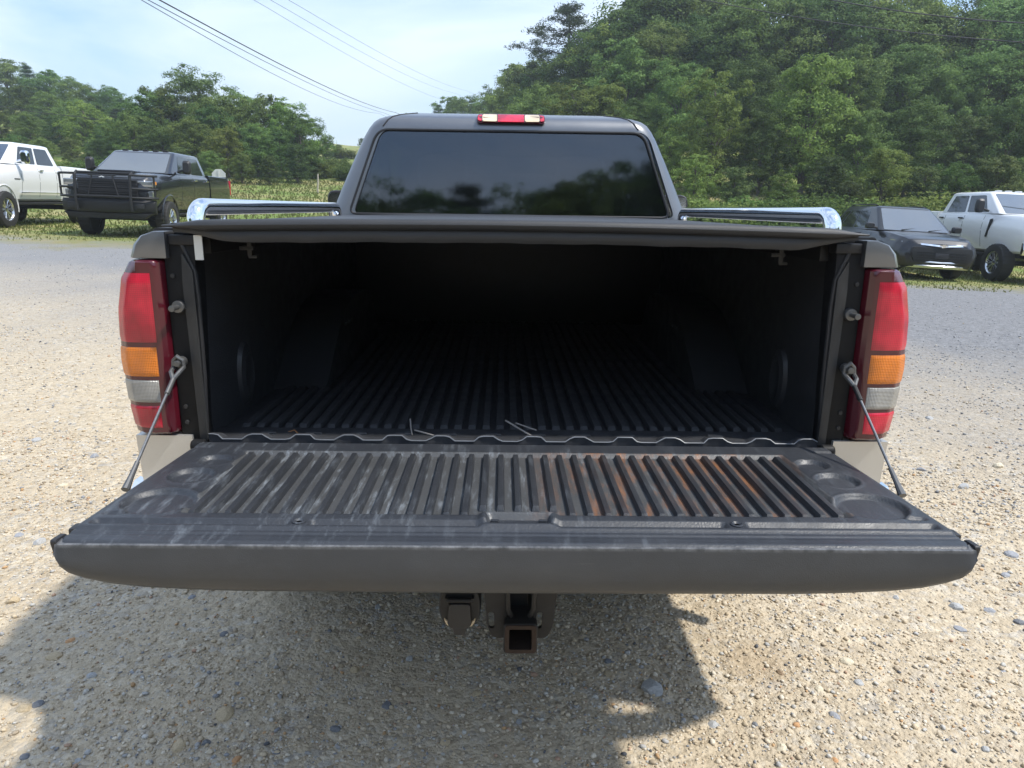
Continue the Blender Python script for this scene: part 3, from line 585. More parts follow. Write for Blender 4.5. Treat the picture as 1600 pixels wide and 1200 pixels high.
def cab():
    C = mk('cab', *ringloft([crown(ring_pts(z, a, b, c, d)) for z, a, b, c, d in CABZ]), M['pewter'], TR, sharp=40)
    inner = [(1.20, .90, 1.96, 4.5, .10)] + [(z - (.03 if z > 1.8 else 0), a, b, c, d) for z, a, b, c, d in CABZ[:-2]]
    ci = mk('cut', *ringloft([ring_pts(z, a, b, c, d, inset=.045 if i else -.05) for i, (z, a, b, c, d) in enumerate(inner)]), M['seat'])
    rear = roundpoly([(-.817, 1.375), (.817, 1.375), (.667, 1.792), (-.667, 1.792)], [.04, .04, .06, .06])
    cr = mk('cut', *prismvf(rear, 'y', 1.8, 2.3), M['pewter'])
    side = roundpoly([(2.30, 1.37), (4.0, 1.37), (3.44, 1.77), (2.34, 1.77)], .05); cs = mk('cut', *prismvf(side, 'x', -1.2, 1.2), M['pewter'])
    fr = roundpoly([(-.76, 1.36), (.76, 1.36), (.60, 1.77), (-.60, 1.77)], .06); cf = mk('cut', *prismvf(fr, 'y', 3.4, 4.8), M['pewter'])
    boolean(C, [ci]); boolean(C, [cr]); boolean(C, [cs]); boolean(C, [cf])
    def yrear(z): return interp([(a[0], a[2]) for a in CABZ], z)
    # rear glass, set 10 mm into its opening, and its black seal
    gl = roundpoly([(-.827, 1.365), (.827, 1.365), (.677, 1.800), (-.677, 1.800)], [.04, .04, .06, .06])
    n = len(gl); V = [(x, yrear(z) + .012, z) for x, z in gl] + [(x, yrear(z) + .017, z) for x, z in gl]
    mk('rear_window', V, [tuple(range(n)), tuple(range(n, 2 * n))] + [(i, (i + 1) % n, n + (i + 1) % n, n + i) for i in range(n)], M['tint'], C)
    loop = [(x, yrear(z) + .003, z) for x, z in roundpoly([(-.814, 1.378), (.814, 1.378), (.665, 1.789), (-.665, 1.789)], [.04, .04, .06, .06], 8)]
    mk('window_seal', *tubevf(loop + loop[:2], .0065, 8), M['black_plastic'], C)
    for s in (-1, 1):
        mk('side_window', *join(([(s * .902, 2.31, 1.372), (s * .902, 3.98, 1.372), (s * .713, 3.42, 1.768), (s * .713, 2.35, 1.768)], [(0, 1, 2, 3)])), M['tint_light'], C)
        box('door_pillar', sorted((s * .75, s * .82)), (2.95, 3.03), (1.36, 1.77), M['pewter'], C, .01)
        # roof seam
        pts = []
        for row in CABZ[5:10]:
            q = crown(ring_pts(*row))[33 + 9]; pts.append((-s * q[0], q[1] - .0, q[2]))
        mk('roof_seam', *tubevf(pts, .004, 6), M['black_plastic'], C)
        # mirror
        mr_ = mk('mirror', *ringloft([[(s * (1.135 + a * .095 * k), 3.30 + dy, 1.415 + b * .105 * k) for a, b in [(math.copysign(abs(math.cos(t)) ** .45, math.cos(t)), math.copysign(abs(math.sin(t)) ** .45, math.sin(t))) for t in np.linspace(0, 2 * math.pi, 28, endpoint=False)]] for k, dy in ((.93, 0), (1, .012), (1, .04), (.85, .10), (.55, .135))]), M['black_plastic'], TR)
        mk('mirror_glass', *prismvf(roundpoly([(s * 1.055, 1.328), (s * 1.215, 1.328), (s * 1.215, 1.502), (s * 1.055, 1.502)], .025), 'y', 3.293, 3.299), M['chrome'], mr_)
        mk('mirror_arm', *tubevf([(s * .87, 3.4, 1.34), (s * 1.06, 3.37, 1.37)], [.035, .028], 10), M['black_plastic'], mr_)
    mk('windscreen', [(-.80, 4.33, 1.35), (.80, 4.33, 1.35), (.64, 3.50, 1.79), (-.64, 3.50, 1.79)], [(0, 1, 2, 3)], M['tint_light'], C)
    # high brake lamp
    def yb(z): return yrear(z) + .0
    B = mk('high_brake_lamp', [(0, 0, 0)], [], M['tail_dark'], C, smooth=False)
    def slab(poly, o0, o1): 
        n = len(poly); V = [(x, yb(z - .014) + o0, z) for x, z in poly] + [(x, yb(z - .014) + o1, z) for x, z in poly]
        return V, [tuple(range(n)), tuple(range(n, 2 * n))] + [(i, (i + 1) % n, n + (i + 1) % n, n + i) for i in range(n)]
    v, f = slab(roundpoly([(-.172, 1.826), (.172, 1.826), (.168, 1.878), (-.168, 1.878)], .02), -.014, .012)
    me = bpy.data.meshes.new('high_brake_lamp'); me.from_pydata(v, [], f); finish(me, .004); me.materials.append(M['tail_dark']); B.data = me
    mk('red_lens', *slab(roundpoly([(-.066, 1.831), (.066, 1.831), (.066, 1.873), (-.066, 1.873)], .003), -.019, -.010), M['tail_red'], B, bevel=.002)
    for s in (-1, 1): 
        mk('clear_lens', *slab(roundpoly([(s * .069, 1.833), (s * .142, 1.833), (s * .142, 1.872), (s * .069, 1.872)], .008), -.019, -.010), M['brake_clear'], B, bevel=.002)
        mk('end_lens', *slab(roundpoly([(s * .145, 1.834), (s * .165, 1.838), (s * .165, 1.866), (s * .145, 1.871)], .006), -.017, -.010), M['tail_red'], B, bevel=.002)
    box('roof_antenna', (.0, .022), (2.62, 2.70), (1.895, 1.908), M['white_paint'], C, .004)
cab()
# lower cab, fenders and bonnet
st = [(1.995, .52, 1.33, .86, .955, .945), (2.4, .52, 1.33, .88, .965, .945), (3.4, .52, 1.33, .88, .965, .94), (4.2, .52, 1.32, .88, .955, .89), (4.6, .52, 1.28, .88, .955, .86), (5.2, .54, 1.22, .87, .95, .84), (5.55, .56, 1.15, .84, .92, .80), (5.66, .6, 1.08, .78, .86, .74)]
def bodyring(y, zb, zt, wb, wm, wt):
    h = zt - zb; half = [(wb - .06, zb), (wb, zb + .05), (wb * .5 + wm * .5 + .01, zb + .3 * h), (wm, zb + .55 * h), (wm * .6 + wt * .4 + .008, zb + .8 * h), (wt, zt - .045), (wt - .025, zt - .012), (wt - .08, zt + .004), (wt * .5, zt + .018)]
    return [(x, y, z) for x, z in half] + [(0, y, zt + .024)] + [(-x, y, z) for x, z in half[::-1]]
LB = mk('lower_body', *ringloft([bodyring(*q) for q in st]), M['pewter'], TR, sharp=40)
boolean(LB, [mk('cut', *lathevf([(s * .55, .47), (s * 1.2, .47)], 36, 'x', (0, 4.72, .46)), M['pewter']) for s in (-1, 1)] + [mk('cut', *boxvf((-.80, .80), (2.05, 4.1), (.7, 1.5)), M['seat'])])
# seats, wheel and dash
for x in (-.40, .40):
    s_ = mk('seat', *join(ringloft([[(x + a * .24, 2.62 + b_ * .09 + dz * .12, 1.02 + dz * .5) for a, b_ in [(math.cos(t), math.sin(t)) for t in np.linspace(0, 2 * math.pi, 16, endpoint=False)]] for dz in (0, .5, .9, 1.0)]), boxvf((x - .25, x + .25), (2.6, 3.15), (.85, 1.03))), M['seat'], TR, bevel=.02)
    mk('headrest', *ringloft([[(x + math.copysign(abs(math.cos(t)) ** .6, math.cos(t)) * .135 * k, 2.57 + math.sin(t) * .06, z) for t in np.linspace(0, 2 * math.pi, 18, endpoint=False)] for k, z in ((.7, 1.525), (1, 1.55), (1.02, 1.62), (.95, 1.68), (.6, 1.705))]), M['seat'], s_)
mk('steering_wheel', *tubevf([(-.40 + .19 * math.cos(t), 3.25 + .08 * math.sin(t), 1.32 + .17 * math.sin(t)) for t in np.linspace(0, 2 * math.pi, 29)], .016, 8), M['seat'], TR)
box('dashboard', (-.80, .80), (3.45, 3.95), (1.0, 1.34), M['seat'], TR, .04, 3)
# --- underside
for s in (-1, 1): box('frame_rail', sorted((s * .40, s * .50)), (.02, 5.3), (.58, .72), M['matte_black'], TR, .008)
box('bed_cross_member', (-.78, .78), (.0, .10), (.72, .795), M['matte_black'], TR, .006)
mk('rear_axle', *join(tubevf([(-.78, 1.08, .40), (.78, 1.08, .40)], .045, 12), ([], [])), M['matte_black'], TR)
mk('differential', *lathevf([(-.16, .05), (-.1, .14), (.1, .14), (.16, .05)], 20, 'y', (0, 1.08, .40)), M['matte_black'], TR)
mk('exhaust_pipe', *tubevf([(.55, 1.9, .52), (.6, 1.5, .56), (.62, 1.1, .62), (.66, .75, .5), (.80, .55, .36), (.90, .48, .345)], .032, 12), M['steel'], TR)
mk('spare_wheel', *lathevf([(.52, .14), (.50, .30), (.51, .37), (.58, .39), (.65, .37), (.66, .30), (.64, .14)], 36, 'z', (0, .58, .0)), M['rubber'], TR)
# rear bumper (below the open tailgate)
rings = []
for x in np.linspace(-.96, .96, 33):
    k = abs(x) / .96; yb_ = -.165 + .12 * k ** 6 + .02 * k * k
    rings.append([(x, yb_ + .02, .735), (x, yb_, .72), (x, yb_ - .008, .66), (x, yb_, .59), (x, yb_ + .02, .565), (x, yb_ + .05, .565), (x, yb_ + .05, .735)])
BU = mk('rear_bumper', *ringloft(rings), M['chrome'], TR)
mk('bumper_step', *prismvf([(-.9, -.05), (.9, -.05), (.86, -.145), (-.86, -.145)], 'z', .732, .742), M['black_plastic'], BU, bevel=.003)
# hitch receiver with side plates, and trailer socket
H = mk('hitch_receiver', *join(tubevf([(-.55, -.02, .51), (.55, -.02, .51)], .034, 14), boxvf((-.036, .036), (-.12, .0), (.43, .50))), M['hitch'], TR, bevel=.002)
hx = .016
def sqring(y, o, r): return [(hx + x, y, .425 + z) for x, z in roundpoly([(-o, -o), (o, -o), (o, o), (-o, o)], r, 4)]
mk('receiver_tube', *ringloft([sqring(-.05, .034, .008), sqring(-.185, .034, .008), sqring(-.186, .040, .011), sqring(-.212, .040, .011), sqring(-.214, .038, .010), sqring(-.214, .0275, .004), sqring(-.06, .0265, .004)], cap=False), M['hitch'], H)
mk('tube_mouth_rust', *ringloft([sqring(-.2145, .0375, .010), sqring(-.2165, .0365, .010), sqring(-.2165, .0270, .004), sqring(-.13, .0262, .004)], cap=False), M['rust'], H)
box('tube_back', (hx - .027, hx + .027), (-.09, -.085), (.398, .452), M['matte_black'], H, .001)
for s in (-1, 1):
    outer = [(hx + s * .028, .53), (hx + s * .088, .53), (hx + s * .080, .43), (hx + s * .066, .398), (hx + s * .028, .398)]
    o = mk('chain_plate', *prismvf(roundpoly(outer, .012, 4), 'y', -.168, -.158), M['hitch'], H)
    c = mk('cut', *prismvf(roundpoly([(hx + s * .050, .424), (hx + s * .064, .424), (hx + s * .066, .468), (hx + s * .052, .468)], .0068, 5), 'y', -.2, -.1), M['hitch'])
    boolean(o, [c]); o.parent = H
    mk('gusset', *tubevf([(hx + s * .032, -.195, .54), (hx + s * .030, -.19, .49), (hx + s * .022, -.185, .468)], .006, 8), M['hitch'], H)
SK = mk('trailer_socket', *ringloft([[(-.129 + .050 * k * math.cos(t), y, .485 + (.058 if math.sin(t) < 0 else .075) * k * math.copysign(abs(math.sin(t)) ** .75, math.sin(t))) for t in np.linspace(0, 2 * math.pi, 32, endpoint=False)] for k, y in ((.9, -.09), (1, -.10), (1, -.172), (.95, -.18))]), M['hitch'], TR)
mk('socket_lid', *prismvf(roundpoly([(-.158, .452), (-.148, .442), (-.110, .442), (-.100, .452), (-.104, .507), (-.154, .507)], .008), 'y', -.200, -.180), M['black_plastic'], SK, bevel=.003)
mk('lid_hinge', *join(lathevf([(-.160, .006), (-.098, .006)], 10, 'x', (0, -.192, .513)), boxvf((-.163, -.157), (-.196, -.178), (.503, .520)), boxvf((-.101, -.095), (-.196, -.178), (.503, .520))), M['matte_black'], SK)
mk('lid_tab', *prismvf([(-.142, .424), (-.116, .424), (-.112, .444), (-.146, .444)], 'y', -.198, -.182), M['black_plastic'], SK, bevel=.002)
for s in (-1, 1): mk('socket_ring', *tubevf([(-.129 + s * .041 * math.sin(a), -.181, .480 - .047 * math.cos(a)) for a in np.linspace(.35, 1.1, 7)], [.001, .003, .0045, .005, .0045, .003, .001], 8), M['brake_clear'], SK)

# wheels shared by all vehicles
def wheel_mesh(r, wdt, rim, spokes, tread=True):
    hw = wdt / 2; n = 60
    prof = [(-hw * .8, rim * .99), (-hw * .97, rim * 1.06), (-hw, (r + rim) / 2), (-hw * .93, r * .955), (-hw * .78, r * .99), (0, r), (hw * .78, r * .99), (hw * .93, r * .955), (hw, (r + rim) / 2), (hw * .97, rim * 1.06), (hw * .8, rim * .99)]
    rings = []
    for a, q in prof:
        ring = []
        for k in range(n):
            t = 2 * math.pi * k / n; rr = q * (1 - (.022 if tread and k % 2 and q > .93 * r else 0)); ring.append((a, rr * math.cos(t), rr * math.sin(t)))
        rings.append(ring)
    v, f = join(ringloft(rings, cap=False), lathevf([(-hw * .62, rim * .3), (-hw * .62, rim * .985), (-hw * .55, rim * .985), (-hw * .55, rim * .3)], 24, 'x')); ty = bpy.data.meshes.new('tyre'); ty.from_pydata(v, [], f); finish(ty, sharp=25); ty.materials.append(M['rubber'])
    parts = [lathevf([(-hw * .8, rim), (-hw * .3, rim * .9), (hw * .3, rim * .9), (hw * .72, rim * .93), (hw * .84, rim), (hw * .80, rim * 1.0), (-hw * .78, rim * 1.005)], 40, 'x', (0, 0, 0), False), lathevf([(hw * .1, rim * .25), (hw * .62, rim * .25), (hw * .70, rim * .14), (hw * .70, .01)], 20, 'x')]
    for k in range(spokes):
        t = 2 * math.pi * k / spokes
        for d in (-.5, .5):
            a0 = t + d * .9 / spokes; a1 = t + d * 2.6 / spokes
            parts.append(tubevf([(hw * .5, rim * .2 * math.cos(a0), rim * .2 * math.sin(a0)), (hw * .55, rim * .6 * math.cos((a0 + a1) / 2), rim * .6 * math.sin((a0 + a1) / 2)), (hw * .62, rim * .93 * math.cos(a1), rim * .93 * math.sin(a1))], [rim * .075, rim * .06, rim * .065], 6))
    v, f = join(*parts); ri = bpy.data.meshes.new('rim'); ri.from_pydata(v, [], f); finish(ri, sharp=40)
    return ty, ri
def put_wheels(parent, spec, pos):
    ty, ri = spec
    for x, y, z in pos:
        wv = bpy.data.objects.new('wheel', None); COL.objects.link(wv); wv.parent = parent; wv.location = (x, y, z); wv.rotation_euler = (0, 0, 0 if x > 0 else math.pi)
        link('tyre', ty, None, wv); link('rim', ri, None, wv)
tw = wheel_mesh(.385, .27, .215, 6); tw[1].materials.append(M['alloy'])
put_wheels(TR, tw, [(s * .80, y, .383) for s in (-1, 1) for y in (1.08, 4.72)])
HAZE = .0013
# ------------------------------------------------------------------ parked vehicles
def smooth_stations(st, n=5):
    """Denser stations by monotone interpolation so the loft runs smoothly."""
    st = np.array(sorted(st)); ys = []
    for a, b in zip(st[:-1, 0], st[1:, 0]): ys += list(np.linspace(a, b, n, endpoint=False))
    ys.append(st[-1, 0]); return [[y] + [float(np.interp(y, st[:, 0], st[:, k])) for k in range(1, st.shape[1])] for y in ys]
def greenhouse(P, root, paint):
    """P: belt z, roof z, half widths and the four y positions; rounded shell plus inset glass."""
    zb, zr, wb, wr = P['zb'], P['zr'], P['wb'], P['wr']; yfb, yfr, yrr, yrb = P['yfb'], P['yfr'], P['yrr'], P['yrb']
    rings = []
    for t in (0, .25, .5, .75, .9, 1.0):
        k = t; z = zb + (zr - zb) * (t if t < 1 else 1); wv = wb + (wr - wb) * t; yf = yfb + (yfr - yfb) * t; yr = yrb + (yrr - yrb) * t
        rings.append(ring_pts(z, wv, yr, yf, .07, 5))
    for dz, ins in ((.022, .035), (.040, .10), (.052, .26), (.058, .48)):
        rings.append(ring_pts(zr + dz, wr - ins, yrr + ins * 1.1, yfr - ins * 1.4, .06, 5))
    G = mk('cabin', *ringloft(rings), paint, root, sharp=35)
    def face(c0, c1, c2, c3, poly, off, m, name, parent):
        c0, c1, c2, c3 = map(Vector, (c0, c1, c2, c3)); nrm = (c1 - c0).cross(c3 - c0).normalized()
        mid = (c0 + c1 + c2 + c3) / 4
        if nrm.dot(mid - Vector((0, (yfb + yrb) / 2, zb))) < 0: nrm = -nrm
        pp = roundpoly(poly, .035, 4); V = []
        for d in (off, off - .03):
            for s, t in pp: V.append(c0.lerp(c1, s).lerp(c3.lerp(c2, s), t) + nrm * d)
        n = len(pp)
        return mk(name, V, [tuple(range(n)), tuple(range(n, 2 * n))] + [(i, (i + 1) % n, n + (i + 1) % n, n + i) for i in range(n)], m, parent)
    for s in (-1, 1):
        c = ((s * wb, yfb, zb), (s * wb, yrb, zb), (s * wr, yrr, zr), (s * wr, yfr, zr))
        for poly in P['side_win']: face(*c, poly, .005, M['car_glass'], 'side_window', G)
    face((-wb, yfb, zb), (wb, yfb, zb), (wr, yfr, zr), (-wr, yfr, zr), [(.06, .02), (.94, .02), (.95, .95), (.05, .95)], .006, M['shield_glass'], 'windscreen', G)
    face((-wb, yrb, zb), (wb, yrb, zb), (wr, yrr, zr), (-wr, yrr, zr), [(.10, .08), (.90, .08), (.90, .9), (.10, .9)], .006, M['car_glass'], 'rear_window', G)
    return G
def bedring(y, zb, zt, wb, wm, wt):
    h = zt - zb; half = [(wb - .06, zb), (wb, zb + .04), (wm, zb + .35 * h), (wm, zb + .62 * h), (wt + .02, zt - .09), (wt, zt - .015), (wt - .02, zt), (wt - .12, zt + .001), (wt - .13, zt - .03)]
    return [(x, y, z) for x, z in half] + [(0, y, zt - .03)] + [(-x, y, z) for x, z in half[::-1]]
def lower(name, st, paint, root, arches, r, ringf=None):
    ringf = ringf or bodyring
    o = mk(name, *ringloft([ringf(*q) for q in smooth_stations(st)]), paint, root, sharp=30)
    if not o.data.materials: o.data.materials.append(paint)
    cs = []
    for y, z in arches:
        for s in (-1, 1):
            c = mk('cut', *lathevf([(s * .60, r), (s * 1.3, r)], 36, 'x', (0, y, z)), M['matte_black']); cs.append(c)
    boolean(o, cs); return o
def arch_trim(root, y, z, r, x, m):
    for s in (-1, 1): mk('arch_flare', *tubevf([(s * x, y + r * math.cos(a), z + r * math.sin(a)) for a in np.linspace(-.25, math.pi + .25, 22)], .02, 8), m, root)
def mirrors(root, x, y, z, m, w=.11, h=.14, glass=None):
    for s in (-1, 1):
        o = mk('mirror', *join(ringloft([[(s * (x + .08 + a * w * k), y + dy, z + b * h * k) for a, b in [(math.copysign(abs(math.cos(t)) ** .5, math.cos(t)), math.copysign(abs(math.sin(t)) ** .5, math.sin(t))) for t in np.linspace(0, 2 * math.pi, 20, endpoint=False)]] for k, dy in ((.92, -.05), (1, -.03), (1, .03), (.7, .08))]), tubevf([(s * (x - .16), y, z - h * .7), (s * x, y, z - h * .4)], .03, 8)), m, root)
def handles(root, x, ys, z, m):
    for s in (-1, 1):
        for y in ys: box('door_handle', sorted((s * (x - .01), s * (x + .028))), (y - .09, y + .09), (z - .018, z + .018), m, root, .008)
def side_x(st, y, z):
    st = np.array(sorted(st)); q = [y] + [float(np.interp(y, st[:, 0], st[:, k])) for k in range(1, 6)]; rg = bodyring(*q)[:7]; return float(np.interp(z, [p[2] for p in rg], [p[0] for p in rg]))
def seams(root, st, ys, z0, z1, m):
    for s in (-1, 1):
        for y in ys:
            rings = []
            for z in np.linspace(z0, z1, 9):
                x = side_x(st, y, z); rings.append([(s * (x - .012), y - .006, z), (s * (x + .0022), y - .006, z), (s * (x + .0022), y + .006, z), (s * (x - .012), y + .006, z)])
            mk('door_seam', *ringloft(rings), m, root)
def park(name, label, cat, px, y, heading=180.0, group=None):
    p = at_y(px, 380, y); x = p.x; z = float(ground_z(x, y)); o = empty(name, (x, y, z)); tag(o, label, cat, group)
    d = .5; gx = float(ground_z(x + d, y) - ground_z(x - d, y)) / (2 * d); gy = float(ground_z(x, y + 1.5) - ground_z(x, y - 1.5)) / 3
    nrm = Vector((-gx, -gy, 1)).normalized(); q = Vector((0, 0, 1)).rotation_difference(nrm)
    o.rotation_mode = 'QUATERNION'; o.rotation_quaternion = q @ Matrix.Rotation(R(heading), 3, 'Z').to_quaternion()
    return o
def big_pickup(root, paint, lift, trim, wheels, wr, style, L_=(3.02, -3.08)):
    """Full-size crew-cab pickup. Local frame: y forward, origin on the ground between the axles."""
    b = .50 + lift; zt = 1.40 + lift; fa, ra = 2.0, -2.02; za = wr
    st = [(-1.06, b, zt + .03, .93, 1.0, .955), (.4, b, zt + .03, .93, 1.01, .955), (1.2, b, zt + .02, .93, 1.01, .95), (1.75, b, zt, .93, 1.015, .93), (2.5, b, zt - .03, .92, 1.015, .90), (2.82, b, zt - .08, .90, 1.0, .86), (2.95, b + .02, zt - .16, .85, .95, .80), (3.0, b + .06, zt - .28, .78, .88, .74)]
    lower('lower_body', st, paint, root, [(fa, za + .06)], wr + .10)
    bed = [(-3.05, b + .1, zt + .02, .93, .985, .95), (-2.95, b + .05, zt + .06, .94, 1.005, .965), (-1.7, b + .03, zt + .07, .94, 1.01, .965), (-1.11, b + .0, zt + .07, .94, 1.01, .965)]
    lower('truck_bed', bed, paint, root, [(ra, za + .06)], wr + .10, bedring)
    G = greenhouse(dict(zb=zt + .02, zr=zt + .545, wb=.93, wr=.755, yfb=1.72, yfr=.86, yrr=-.93, yrb=-1.06,
        side_win=[[(.17, .06), (.475, .06), (.475, .88), (.17, .88)] if False else [(.20, .06), (.53, .06), (.50, .88), (.14, .88)], [(.57, .06), (.90, .06), (.88, .88), (.54, .88)]]), root, paint)
    if style != 'plain_white_markers': arch_trim(root, fa, za + .06, wr + .085, .995, trim['arch']); arch_trim(root, ra, za + .06, wr + .085, .99, trim['arch'])
    put_wheels(root, wheels, [(s * (.95 if style == 'plain_white_markers' else .90), y, wr) for s in (-1, 1) for y in (fa, ra)])
    handles(root, 1.0, (.10, -.85), zt - .10, trim['handle']); seams(root, st, (1.13, .22, -.72), b + .1, zt - .03, M['matte_black'])
    mirrors(root, 1.10, 1.20, zt + .20, trim['mirror'], .10, .17)
    for s in (-1, 1): box('side_step', sorted((s * .86, s * 1.0)), (-1.0, 1.4), (b - .10, b - .04), M['matte_black'], root, .02)
    mk('chassis', *join(boxvf((-.5, .5), (-2.9, 2.6), (b - .12, b + .05)), tubevf([(-.8, fa, wr), (.8, fa, wr)], .06, 8), tubevf([(-.8, ra, wr), (.8, ra, wr)], .07, 8)), M['matte_black'], root)
    box('rear_bumper', (-.95, .95), (-3.2, -3.04), (b - .02, b + .2), M['chrome'] if style != 'guard' else M['matte_black'], root, .03)
    mk('tailgate_cap', *prismvf([(-.93, zt + .06), (.93, zt + .06), (.93, zt + .085), (-.93, zt + .085)], 'y', -3.06, -2.98), M['matte_black'], root)
    for s in (-1, 1): box('tail_lamp', sorted((s * .90, s * 1.005)), (-3.075, -2.98), (zt - .45, zt - .02), M['tail_red'], root, .01)
    for x in (-.5, -.25, 0, .25, .5):
        if style in ('guard', 'plain_white_markers'): box('roof_marker', (x - .06, x + .06), (.62, .74), (zt + .585, zt + .615), M['amber_light'] if style == 'amber' else (M['black_plastic'] if style == 'guard' else M['white_paint']), root, .01)
    return dict(b=b, zt=zt, fa=fa, wr=wr, G=G)
# --- black pickup with a steel grille guard
bp_ = park('black_pickup_truck', 'black crew cab pickup truck with steel grille guard parked on the grass edge', 'pickup truck', 256, 18.3, 185)
w33 = wheel_mesh(.43, .30, .26, 8); w33[1].materials.append(M['alloy'])
q = big_pickup(bp_, M['black_paint'], .10, dict(arch=M['black_paint'], handle=M['chrome'], mirror=M['black_plastic']), w33, .43, 'guard')
b, zt = q['b'], q['zt']
box('hood_scoop', (-.42, .42), (2.15, 2.55), (zt - .035, zt + .045), M['black_paint'], bp_, .03, 3); box('scoop_grille', (-.36, .36), (2.545, 2.556), (zt - .005, zt + .03), M['matte_black'], bp_, .002)
gr = box('grille', (-.66, .66), (2.95, 3.02), (b + .26, zt - .18), M['matte_black'], bp_, .02)
for k in range(6): box('grille_bar', (-.64, .64), (3.018, 3.032), (b + .31 + k * .075, b + .335 + k * .075), M['black_plastic'], gr, .004)
for s in (-1, 1):
    hl = box('headlight', sorted((s * .62, s * .99)), (2.78, 2.985), (zt - .34, zt - .19), M['headlight'], bp_, .03, 3)
    box('marker_lamp', sorted((s * .90, s * .998)), (2.74, 2.95), (zt - .275, zt - .20), M['amber_light'], hl, .015)
    box('lower_headlight', sorted((s * .70, s * .97)), (2.83, 2.985), (zt - .62, zt - .42), M['headlight'], bp_, .03, 3)
fb = mk('front_bumper', *ringloft([[(x, 3.20 - .22 * abs(x / 1.03) ** 3, b - .02), (x, 3.24 - .22 * abs(x / 1.03) ** 3, b + .06), (x, 3.24 - .22 * abs(x / 1.03) ** 3, b + .22), (x, 3.20 - .22 * abs(x / 1.03) ** 3, b + .27), (x, 2.90, b + .27), (x, 2.90, b - .05)] for x in np.linspace(-1.03, 1.03, 15)]), M['matte_black'], bp_, bevel=.012)
mk('bumper_skid', *prismvf([(-.8, b - .16), (.8, b - .16), (.98, b - .03), (-.98, b - .03)], 'y', 2.95, 3.14), M['matte_black'], fb, bevel=.02)
for s in (-1, 1): box('fog_pocket', sorted((s * .62, s * .84)), (3.12, 3.20), (b + .07, b + .19), M['black_plastic'], fb, .02)
gg = mk('grille_guard', *join(*[tubevf([(s * .60, 3.25, b + .02), (s * .60, 3.28, b + .3), (s * .60, 3.24, zt - .10), (s * .60, 3.12, zt - .03)], .032, 10) for s in (-1, 1)], tubevf([(-.60, 3.16, zt - .05), (.60, 3.16, zt - .05)], .03, 10), tubevf([(-.60, 3.27, b + .33), (.60, 3.27, b + .33)], .03, 10),
    *[tubevf([(s * .22, 3.25, zt - .10), (s * .33, 3.27, b + .33)], .018, 8) for s in (-1, 1)], tubevf([(-.3, 3.25, zt - .10), (.3, 3.25, zt - .10)], .016, 8)), M['matte_black'], bp_)
for s in (-1, 1):
    for zz in (zt - .08, zt - .38, b + .32): mk('side_hoop', *tubevf([(s * .60, 3.25, zz), (s * .92, 3.16, zz), (s * 1.04, 3.02, zz), (s * 1.06, 2.90, zz)], .026, 8), M['matte_black'], gg)
    mk('hoop_post', *tubevf([(s * 1.04, 3.0, b + .30), (s * 1.04, 3.02, zt - .08)], .024, 8), M['matte_black'], gg)
for k in range(11): mk('mesh_bar', *tubevf([(-.58, 3.235, b + .36 + k * .045), (.58, 3.235, b + .36 + k * .045)], .008, 5), M['matte_black'], gg)
mk('emblem', *prismvf([(-.07, zt - .145), (0, zt - .115), (.07, zt - .145), (.03, zt - .15), (0, zt - .135), (-.03, zt - .15)], 'y', 3.262, 3.27), M['white_paint'], gg)
mk('roof_antenna', *prismvf([(-.35, zt + .585), (-.15, zt + .585), (-.15, zt + .62)], 'x', -.02, .02), M['black_plastic'], bp_)
# --- white pickup, left
wp = park('white_pickup_truck', 'white crew cab pickup truck on chunky tyres parked beside the black pickup with grille guard', 'pickup truck', 22, 18.5, 187)
w35 = wheel_mesh(.455, .32, .27, 10); w35[1].materials.append(M['alloy'])
q = big_pickup(wp, M['white_paint'], .16, dict(arch=M['white_paint'], handle=M['chrome'], mirror=M['chrome']), w35, .455, 'plain')
b, zt = q['b'], q['zt']
box('grille', (-.62, .62), (2.94, 3.03), (b + .22, zt - .20), M['chrome'], wp, .02)
for s in (-1, 1):
    box('headlight', sorted((s * .64, s * .97)), (2.76, 2.98), (zt - .42, zt - .20), M['headlight'], wp, .03, 3)
    box('door_moulding', sorted((s * .99, s * 1.022)), (-.95, 1.25), (b + .20, b + .225), M['chrome'], wp, .006)
    box('fender_badge', sorted((s * 1.0, s * 1.02)), (1.22, 1.48), (zt - .36, zt - .335), M['matte_black'], wp, .004)
mk('front_bumper', *ringloft([[(x, 3.10 - .2 * abs(x / 1.0) ** 3, b - .02), (x, 3.14 - .2 * abs(x) ** 3, b + .1), (x, 3.10 - .2 * abs(x) ** 3, b + .24), (x, 2.85, b + .24), (x, 2.85, b - .02)] for x in np.linspace(-1, 1, 13)]), M['white_paint'], wp, bevel=.012)
# --- white lifted pickup, right
lp = park('white_pickup_truck', 'white lifted crew cab pickup truck on big dark tyres parked beside the dark crossover', 'pickup truck', 1548, 17.9, 177)
q = big_pickup(lp, M['white_paint'], .20, dict(arch=M['white_paint'], handle=M['matte_black'], mirror=M['black_plastic']), w35, .455, 'plain_white_markers')
b, zt = q['b'], q['zt']
box('grille', (-.66, .66), (2.94, 3.04), (b + .2, zt - .2), M['black_plastic'], lp, .03)
for s in (-1, 1):
    box('headlight', sorted((s * .66, s * .98)), (2.78, 2.99), (zt - .46, zt - .18), M['headlight'], lp, .03, 3)
    mk('fender_vent', *[(lambda v, f: (v, f))(*prismvf([(1.42, zt - .55), (1.36, zt - .55), (1.46, zt - .12), (1.56, zt - .10), (1.56, zt - .16)], 'x', s * 1.0, s * 1.022))][0], M['matte_black'], lp, bevel=.006)
